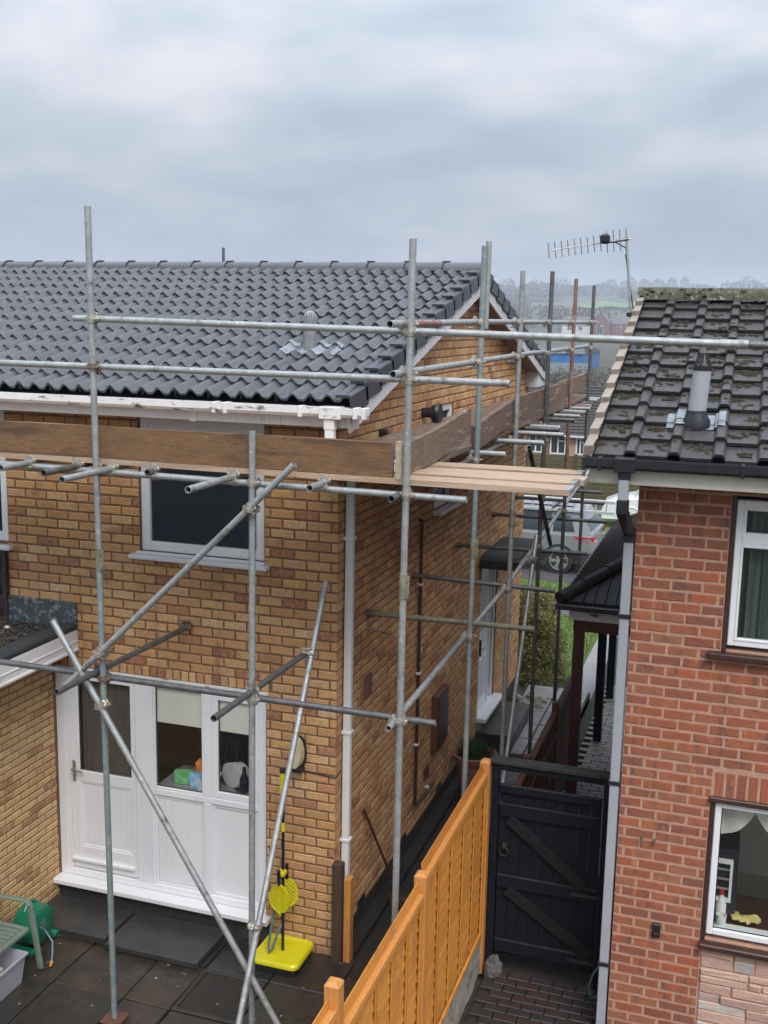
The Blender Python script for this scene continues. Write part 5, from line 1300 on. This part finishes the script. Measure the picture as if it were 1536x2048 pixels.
B('seat_frame','chair_green',gc,(x1c-.05,y0c+.02,g+.36,x1c,y1c-.02,g+.41,.012),(x0c,y1c-.06,g+.37,x1c-.05,y1c-.02,g+.41,.01),(x0c,y0c+.02,g+.37,x1c-.05,y0c+.06,g+.41,.01))
for i in range(8): B('seat_slat','chair_green',gc,(x0c,y0c+.075+i*.055,g+.385,x1c-.055,y0c+.115+i*.055,g+.405,.006))
for i in range(5): MB().bar((x0c,y0c+.09+i*.09,g+.4),(x0c-.12,y0c+.09+i*.09,g+.92),.05,.02,(0,1,0),.006).build('back_slat','chair_green',gc)
# hose reel behind it
hr = thing('hose_reel','green plastic hose reel case by the extension wall','hose reel',(-2.62,-.72,GZ))
q = MB(); cx,cy = -2.60,-.74
prf = [(.02,.0),(.20,.0),(.235,.06),(.245,.2),(.225,.33),(.16,.42),(.05,.46)]
rings = []
for x_,k in ((-.11,.80),(-.095,.95),(-.05,1),(.05,1),(.095,.95),(.11,.80)):
    ring = []
    for i in range(24):
        t = 2*math.pi*i/24; r_ = .185*k; ring.append((cx+x_*.95,cy+r_*math.cos(t),GZ+.195+r_*math.sin(t)))
    rings.append(ring)
loft(rings).build('drum_case','reel_green',hr,True)
B('foot','reel_green',hr,(cx-.13,cy-.2,GZ,cx+.13,cy-.13,GZ+.05,.01)); B('foot','reel_green',hr,(cx-.13,cy+.13,GZ,cx+.13,cy+.2,GZ+.05,.01))
MB().path([(cx-.02,cy-.09,GZ+.35),(cx-.02,cy-.04,GZ+.40),(cx-.02,cy+.04,GZ+.40),(cx-.02,cy+.09,GZ+.35)],.014,8).build('carry_handle','reel_green',hr,True)
B('side_label','hose_teal',hr,(cx+.105,cy-.04,GZ+.15,cx+.110,cy+.04,GZ+.24,.002))
hz = MB().path([(-2.50,-.78,GZ+.20),(-2.40,-.84,GZ+.22),(-2.30,-.88,GZ+.16),(-2.27,-.93,GZ+.06),(-2.255,-.97,GZ+.015)],.008,8).build('hose_end','hose_blue',hr,True)
MB().cyl((-2.255,-.965,GZ+.022),(-2.235,-1.01,GZ+.018),.016,10,.012).build('hose_connector','orange_plastic',hz,True)
# clear storage box under the chair
st = thing('storage_box','translucent plastic storage box holding cartons under the garden chair','box',(-2.6,-1.4,GZ))
gx,gy_ = -2.53,-1.53
q = MB(); z0,z1 = GZ+.004,GZ+.27
for (a,b,z) in ((.20,.25,z0),(.23,.28,z1),(.245,.295,z1),(.245,.295,z1-.02)): q.v += [(gx-a,gy_-b,z),(gx+a,gy_-b,z),(gx+a,gy_+b,z),(gx-a,gy_+b,z)]
q.f = [(j*4+i,j*4+(i+1)%4,(j+1)*4+(i+1)%4,(j+1)*4+i) for j in range(3) for i in range(4)]+[(3,2,1,0)]
q.build('tub','clear_plastic',st); tag(B('carton','carton',None,(gx-.15,gy_-.20,GZ+.03,gx+.14,gy_+.1,GZ+.22,.004)),'brown carton inside the clear storage box','carton')
# plant pot in the alley
pp = thing('plant_pot','terracotta pot with a clump of green chives in the alley','plant pot',(.31,3.98,-.2))
MB().lathe((.31,3.98,-.20),[(.17,0),(.22,.30),(.235,.42),(.265,.43),(.275,.49),(.25,.50),(.23,.46),(.22,.44)],28,False).build('pot','terracotta',pp,True); MB().cyl((.31,3.98,.2),(.31,3.98,.235),.22,20).build('soil','earth',pp)
q = MB(); rc = random.Random(9)
for _ in range(420):
    a = rc.uniform(0,6.28); r_ = .19*rc.random()**.5; p = V(.31+r_*math.cos(a),3.98+r_*math.sin(a),.23); h_ = rc.uniform(.10,.26); t = V(math.cos(a)*rc.uniform(0,.1),math.sin(a)*rc.uniform(0,.1),h_); b = V(-math.sin(a),math.cos(a),0)*.004
    q.add([p-b,p+b,p+t*.6+b,p+t*.6-b,p+t],[(0,1,2,3),(3,2,4)])
q.build('chives','chive',pp,kind='stuff')
rk = thing('rubble','heap of broken grey stones beside the side path','rubble',(.35,7.0,-.17)); rr2 = random.Random(6)
for k in range(9): MB().lump((.35+rr2.uniform(-.25,.3),7.1+rr2.uniform(-.5,.5),-.17),rr2.uniform(.05,.12),rr2.uniform(.04,.09),rr2.uniform(.05,.11),rr2,3,7,.25).build('stone','gravel_board',rk)

# golden hedge at the corner of the front path
hg = thing('hedge_shrub','rounded golden-green clipped shrub beyond the side door','shrub',(-.02,9.3,-.4))
q = MB(); rh_ = random.Random(17)
for _ in range(56):
    a = rh_.uniform(0,6.28); z = rh_.uniform(.1,1.48); r_ = .46*(1-max(0,(z-.8)/1.0)**2)
    leaves(q,(-.02+math.cos(a)*r_*.9,9.2+math.sin(a)*r_,-.55+z),.24,.24,.24,620,.018,rh_,.3)
q.build('crown','leaf_gold',hg)
q = MB()
for _ in range(1): leaves(q,(-.02,9.2,.2),.40,.40,.75,1600,.05,rh_,.1)
q.build('inner_foliage','leaf_dark',hg)
q = MB()
for k in range(6): q.path([(.08,9.1,-.45),(.08+rh_.uniform(-.2,.2),9.1+rh_.uniform(-.2,.2),.2),(.08+rh_.uniform(-.4,.4),9.1+rh_.uniform(-.4,.4),1.1)],[.03,.02,.008],6)
q.build('stem','bark',hg)

# ------------------------------------------------------------------ cars
def car(name, label, loc, heading, paint, L=4.5, Wd=1.84, Hh=1.66, suv=True):
    """side profile lofted across the width; local x forward, y left, z up"""
    t = thing(name, label, 'car', loc)
    M = Matrix.Translation(loc) @ Matrix.Rotation(heading,4,'Z')
    def bld(q,nm,m_,par=t,sm=False):
        q.v = [tuple(M @ Vector(v)) for v in q.v]; return q.build(nm,m_,par,sm)
    h = L/2
    lower = [(-h+.02,.42),(-h,.62),(-h+.03,.88),(-h+.06,1.02),(h-1.15,1.03),(h-.45,.92),(h-.08,.76),(h,.55),(h-.03,.30),(-h+.10,.30)]
    rings = []
    for y,k in ((-Wd/2+.0,.93),(-Wd/2+.05,1.0),(Wd/2-.05,1.0),(Wd/2,.93)):
        rings.append([(x*(.985 if k<1 else 1),y,.62+(z-.62)*k) for x,z in lower])
    body = bld(loft(rings),'body',paint,t,True)
    if suv: cab = [(-h+.06,1.02),(-h+.38,Hh-.10),(-h+.62,Hh-.02),(-.2,Hh),(.55,Hh-.06),(h-1.12,1.03)]
    else: cab = [(-h+.10,1.0),(-h+.42,Hh-.12),(-.5,Hh-.01),(.25,Hh-.02),(.6,Hh-.10),(h-1.0,1.0)]
    rings = []
    for y,ins in ((-Wd/2+.03,0),(-Wd/2+.03,1),(Wd/2-.03,1),(Wd/2-.03,0)):
        pass
    q = MB(); n = len(cab)
    for sgn in (-1,1):
        for x,z in cab: q.v.append((x,sgn*(Wd/2-.04-.20*(z-1.0)/(Hh-1.0)),z))
    q.f = [(i,i+1,n+i+1,n+i) for i in range(n-1)]+[tuple(range(n)),tuple(range(n,2*n))[::-1]]
    cabin = bld(q,'cabin',paint,t,False)
    for sgn in (-1,1):
        def sp(x,z): return (x,sgn*(Wd/2-.03-.20*(z-1.0)/(Hh-1.0)),z)
        wins = [((-h+.50,1.09),(-h+.62,Hh-.20),(-h+1.05,Hh-.14),(-h+1.05,1.07)),((-h+1.12,1.07),(-h+1.12,Hh-.14),(-.02,Hh-.12),(-.02,1.06)),((.05,1.06),(.05,Hh-.12),(.55,Hh-.17),(h-1.30,1.07))]
        for wv in wins:
            q = MB().add([sp(*a) for a in wv],[(0,1,2,3)] if sgn > 0 else [(3,2,1,0)]); bld(q,'side_window','car_glass',cabin)
    q = MB().add([(-h+.105,-Wd/2+.12,1.10),(-h+.105,Wd/2-.12,1.10),(-h+.34,Wd/2-.24,Hh-.17),(-h+.34,-Wd/2+.24,Hh-.17)],[(0,1,2,3)]); bld(q,'rear_window','car_glass',cabin)
    q = MB().add([(h-1.14,-Wd/2+.12,1.08),(h-1.14,Wd/2-.12,1.08),(.60,Wd/2-.26,Hh-.10),(.60,-Wd/2+.26,Hh-.10)],[(3,2,1,0)]); bld(q,'windscreen','car_glass',cabin)
    for sgn in (-1,1):
        for x in (-h+.86,h-.92):
            y = sgn*(Wd/2-.02)
            q = MB()
            for a,b in ((.0,.02),): pass
            wh = bld(MB().cyl((x,y-sgn*.20,.335),(x,y+sgn*.012,.335),.335,26),'wheel','tyre',t,True)
            bld(MB().cyl((x,y,.335),(x,y+sgn*.016,.335),.225,24),'rim_disc','tyre',wh)
            q = MB()
            for k in range(5):
                for dd in (-.16,.16):
                    a = 2*math.pi*k/5+dd; a2 = 2*math.pi*k/5+dd*.6
                    q.bar((x+.05*math.cos(a2),y+sgn*.022,.335+.05*math.sin(a2)),(x+.225*math.cos(a),y+sgn*.022,.335+.225*math.sin(a)),.035,.016,(0,1,0))
            pts = [(x+.228*math.cos(u),y+sgn*.022,.335+.228*math.sin(u)) for u in [2*math.pi*i/24 for i in range(25)]]; q.path(pts,.014,6); q.cyl((x,y+sgn*.01,.335),(x,y+sgn*.03,.335),.06,12)
            bld(q,'rim','alloy',wh,True)
            q = MB(); pts = [(x+.40*math.cos(u),y+sgn*.012,.335+.40*math.sin(u)) for u in [math.pi*i/14 for i in range(15)]]; q.path(pts,.035,6); bld(q,'wheel_arch','black_plastic' if suv else paint,body,True)
        q = MB().add([(-h+.005,sgn*(Wd/2-.02),.90),(-h+.02,sgn*(Wd/2+.004),.99),(-h+.55,sgn*(Wd/2+.004),1.0),(-h+.42,sgn*(Wd/2+.004),.91),(-h+.10,sgn*(Wd/2+.004),.84),(-h-.01,sgn*(Wd/2-.30),.92),(-h-.01,sgn*(Wd/2-.30),.99)],[(0,1,2,3,4) if sgn < 0 else (4,3,2,1,0),(0,5,6,1) if sgn < 0 else (1,6,5,0)]); bld(q,'tail_light','tail_red',body)
        if suv: bld(MB().bar((-h+.05,sgn*(Wd/2-.012),.44),(h-.1,sgn*(Wd/2-.012),.44),.03,.30,(0,0,1),.01),'cladding','car_cladding',body)
        bld(MB().bar((-h+.35,sgn*(Wd/2+.003),.50),(h-.4,sgn*(Wd/2+.003),.50),.02,.10,(0,0,1)),'sill_trim','black_plastic' if suv else paint,body)
        bld(MB().box(-h-.008,sgn*.62-.10,.83,-h+.02,sgn*.62+.1,.87),'tail_lens','tail_clear',body)
        if suv: bld(MB().bar((-h+.6,sgn*.62,Hh+.03),(.5,sgn*.62,Hh+.02),.035,.03,(0,0,1)),'roof_rail','black_plastic',cabin)
    return t, M
zc = tz(-2,19.2)
c1, M1 = car('parked_car','grey estate-style car carrying ladders on its roof, on the road',(-2.42,19.6,zc+.015),math.pi-.04,'car_grey')
c2_, M2 = car('parked_car','white hatchback parked on the far side of the road',(.98,27.4,tz(1,27.4)+.015),math.pi+.05,'car_white',4.1,1.75,1.5,False)
ld = thing('roof_ladder','aluminium ladder lying along the roof of the grey car','ladder',(-2.3,19.6,zc+1.75))
zl = .80
for k in range(2):
    for dz in (0,.27):
        MB().box(-5.2,18.72+k*.07,zl+dz,.24-k*.2,18.75+k*.07,zl+dz+.075,.006).build('stile','aluminium',ld)
    for i in range(20):
        x = -5.0+i*.265; MB().cyl((x,18.735+k*.07,zl+.06),(x,18.735+k*.07,zl+.29),.017,8).build('rung','aluminium',ld)
for x in (-3.1,-1.3): B('roof_bar','black_plastic',ld,(x,18.70,.885,x+.05,20.4,.925))

# ------------------------------------------------------------------ across the road
vf_ = thing('panel_fence','mossy slatted fence panels across the road','fence',(-4,32,-1.2))
for i in range(9):
    x0 = -12+i*1.86; zb = tz(x0,32)-.02
    B('post','timber_dark',vf_,(x0-.05,31.95,zb,x0+.05,32.05,zb+1.85))
    for j in range(11): B('slat','fence_moss',vf_,(x0+.05,31.99,zb+.08+j*.155,x0+1.81,32.015,zb+.08+j*.155+.145,.006))
def gable_house(name,label,cat,x0,x1,y0,y1,zb,he,hr_,wm,rm_,axis='x',wins=()):
    t = thing(name,label,cat,((x0+x1)/2,(y0+y1)/2,zb))
    B('wall',wm,t,(x0,y0,zb-1,x1,y1,zb+he))
    if axis == 'x':
        q = MB().prism([(y0-.3,zb+he-.05),(y1+.3,zb+he-.05),((y0+y1)/2,zb+hr_)],0,x0-.25,x1+.25); q.build('roof',rm_,t)
    else:
        MB().prism([(x0,zb+he-.01),(x1,zb+he-.01),((x0+x1)/2,zb+hr_-.25)],1,y0+.01,y1-.01).build('gable',wm,t)
        q = MB().prism([(x0-.3,zb+he-.12),((x0+x1)/2,zb+hr_-.1),(x1+.3,zb+he-.12),((x0+x1)/2,zb+hr_+.1)],1,y0-.25,y1+.25); q.build('roof',rm_,t)
    for (wx,wz,ww,wh) in wins:
        f = B('window','upvc',t,(wx,y0-.05,zb+wz,wx+ww,y0-.005,zb+wz+wh)); B('pane','car_glass',f,(wx+.09,y0-.06,zb+wz+.09,wx+ww/2-.04,y0-.051,zb+wz+wh-.09)); B('pane','car_glass',f,(wx+ww/2+.04,y0-.06,zb+wz+.09,wx+ww-.09,y0-.051,zb+wz+wh*.68)); B('pane','car_glass',f,(wx+ww/2+.04,y0-.06,zb+wz+wh*.74,wx+ww-.09,y0-.051,zb+wz+wh-.09))
    return t
zb = tz(-8,52)
bg_ = gable_house('bungalow','cream bungalow with white windows and dark roof across the road','bungalow',-22,2.5,52,60,-3.1,2.45,5.0,'bung_wall','bung_roof','x',((-11.6,1.40,.9,1.02),(-8.25,1.42,.80,1.0),(-7.05,1.38,.90,1.05),(-5.62,1.40,.5,1.0),(-2.8,1.4,1.2,1.0)))
B('brick_panel','bung_brick',bg_,(-7.45,51.985,-3.3,-7.06,51.999,-.70),(-7.06,51.985,-3.3,-6.1,51.999,-1.76))
B('eaves_board','far_white',bg_,(-22.2,51.62,-.72,2.7,51.66,-.60))
for k in range(17):
    f0 = k/17; f1 = (k+1)/17; ya_ = 51.68+f0*4.32; yb_ = 51.68+f1*4.32; za_ = -.68+f0*2.58; zb_ = -.68+f1*2.58
    q = MB(); nn = 70
    for i in range(nn+1):
        x = -22.2+24.9*i/nn; o__ = .02*((i*7+k*3)%5)/5; q.v += [(x,ya_,za_+.09+o__),(x,yb_,zb_+.02+o__),(x,ya_,za_-.01)]
    q.f = [(3*i,3*i+3,3*i+4,3*i+1) for i in range(nn)]+[(3*i+2,3*i+5,3*i+3,3*i) for i in range(nn)]
    q.build('tile_course','bung_roof',bg_)
for k,(x,m_) in enumerate(((-7.33,'far_white'),(-5.95,'orange_plastic'))): B('alarm_box',m_,bg_,(x,51.9,-1.02,x+.2,51.98,-.82))
gable_house('brick_house','small red brick house with steep gable and arched window on the far road','house',-77,-67,575,590,tz(-72,575)+.3,6.6,12.4,'far_brick','far_roof','y',((-73.5,1.4,3.0,6.0),))
gable_house('brick_house','long red brick house with slate roof beside the gabled house far off','house',-66.5,-50,580,595,tz(-58,580)+.3,6.8,11.6,'far_brick','far_roof','x',((-64,3.2,2.4,2.4),(-59,3.2,2.4,2.4),(-54,3.2,2.0,2.4)))
gable_house('rendered_house','white rendered house among trees in the far distance','house',-96,-82,600,615,tz(-90,600)-.5,6.2,10.8,'far_white','far_roof','x',((-93,3.4,2.4,2.2),(-87,3.4,2.4,2.2)))
gable_house('brick_terrace','pinkish terrace at the left of the far houses, beyond the gable','house',-142,-117,597,612,tz(-130,597)-.5,6.2,10.4,'far_brick','far_roof','x',((-139,3.0,2.4,2.2),(-130,3.0,2.4,2.2)))
gable_house('warehouse','bright blue industrial shed in the valley','warehouse',-46,-26,195,220,-5.2,5.2,6.4,'blue_sheet','shed_roof','x')
gable_house('warehouse','low teal-walled shed in front of the bright blue one','warehouse',-36,-22,168,182,-5.6,3.1,4.6,'teal_sheet','shed_roof','x',((-34,1.8,1.2,.6),(-31.5,1.8,1.2,.6),(-29,1.8,1.2,.6),(-26.5,1.8,1.2,.6)))
gable_house('warehouse','small blue shed partly hidden by the gable edge','warehouse',-58,-47,188,200,-5.2,4.4,5.4,'blue_sheet','shed_roof','x')

# scrub, woods, field
def mass(name,label,cat,spots,m_,size,n,seed):
    q = MB(); rw_ = random.Random(seed)
    for (x,y,rx,rz) in spots:
        if -200 < x < -95 and 950 < y < 1290: continue
        leaves(q,(x,y,tz(x,y)+rz*.55),rx,rx,rz,n,size*rw_.uniform(.8,1.2),rw_,.5)
    o = q.build(name,m_,kind='stuff'); tag(o,label,cat)
rw2 = random.Random(40)
mass('scrub','grey-brown bare scrub filling the slope behind the bungalow','scrub',[(rw2.uniform(-60,20),rw2.uniform(72,150),rw2.uniform(3,5),rw2.uniform(1.2,2.6)) for _ in range(240)],'scrub',.15,420,41)
mass('woodland','hazy belt of winter woodland on the lower hillside','woodland',[(rw2.uniform(-640,480),rw2.uniform(640,1100),rw2.uniform(8,16),rw2.uniform(6,11)) for _ in range(300)],'wood_far',1.2,170,42)
mass('hilltop_trees','hazy line of trees along the hilltop skyline','woodland',[(-1150+i*19+rw2.uniform(-12,12),1980+rw2.uniform(-50,90),rw2.uniform(9,21),rw2.uniform(7,19)) for i in range(110)],'wood_far',2.2,170,43)
mass('hill_woods','hazy patches of wood across the upper hillside','woodland',[(rw2.uniform(-950,750),rw2.uniform(1150,1850),rw2.uniform(13,28),rw2.uniform(7,13)) for _ in range(190)],'wood_far',2.4,150,44)
q = MB(); n = 10
for j in range(n+1):
    for i in range(n+1):
        x = -172+ i*5.6 + j*.8; y = 1085+j*17; q.v.append((x,y,tz(x,y)+2.2+1.2*math.sin(i)))
q.f = [(j*(n+1)+i,j*(n+1)+i+1,(j+1)*(n+1)+i+1,(j+1)*(n+1)+i) for j in range(n) for i in range(n)]
struct('field', q, 'field_green', True)

# ------------------------------------------------------------------ haze
hm = bpy.data.materials.new('haze'); hm.use_nodes = True; t = hm.node_tree; t.nodes.clear()
o_ = t.nodes.new('ShaderNodeOutputMaterial'); pvn = t.nodes.new('ShaderNodeVolumePrincipled'); pvn.inputs['Color'].default_value = (.80,.88,1.0,1); pvn.inputs['Density'].default_value = .0005; pvn.inputs['Anisotropy'].default_value = .2
t.links.new(pvn.outputs[0], o_.inputs['Volume']); MATS['haze'] = hm
hz_ = MB().box(-3300,-420,-9,3300,2800,118).build('haze','haze'); hz_['kind'] = 'stuff'; tag(hz_,'pale damp haze veiling the distant hills','haze')
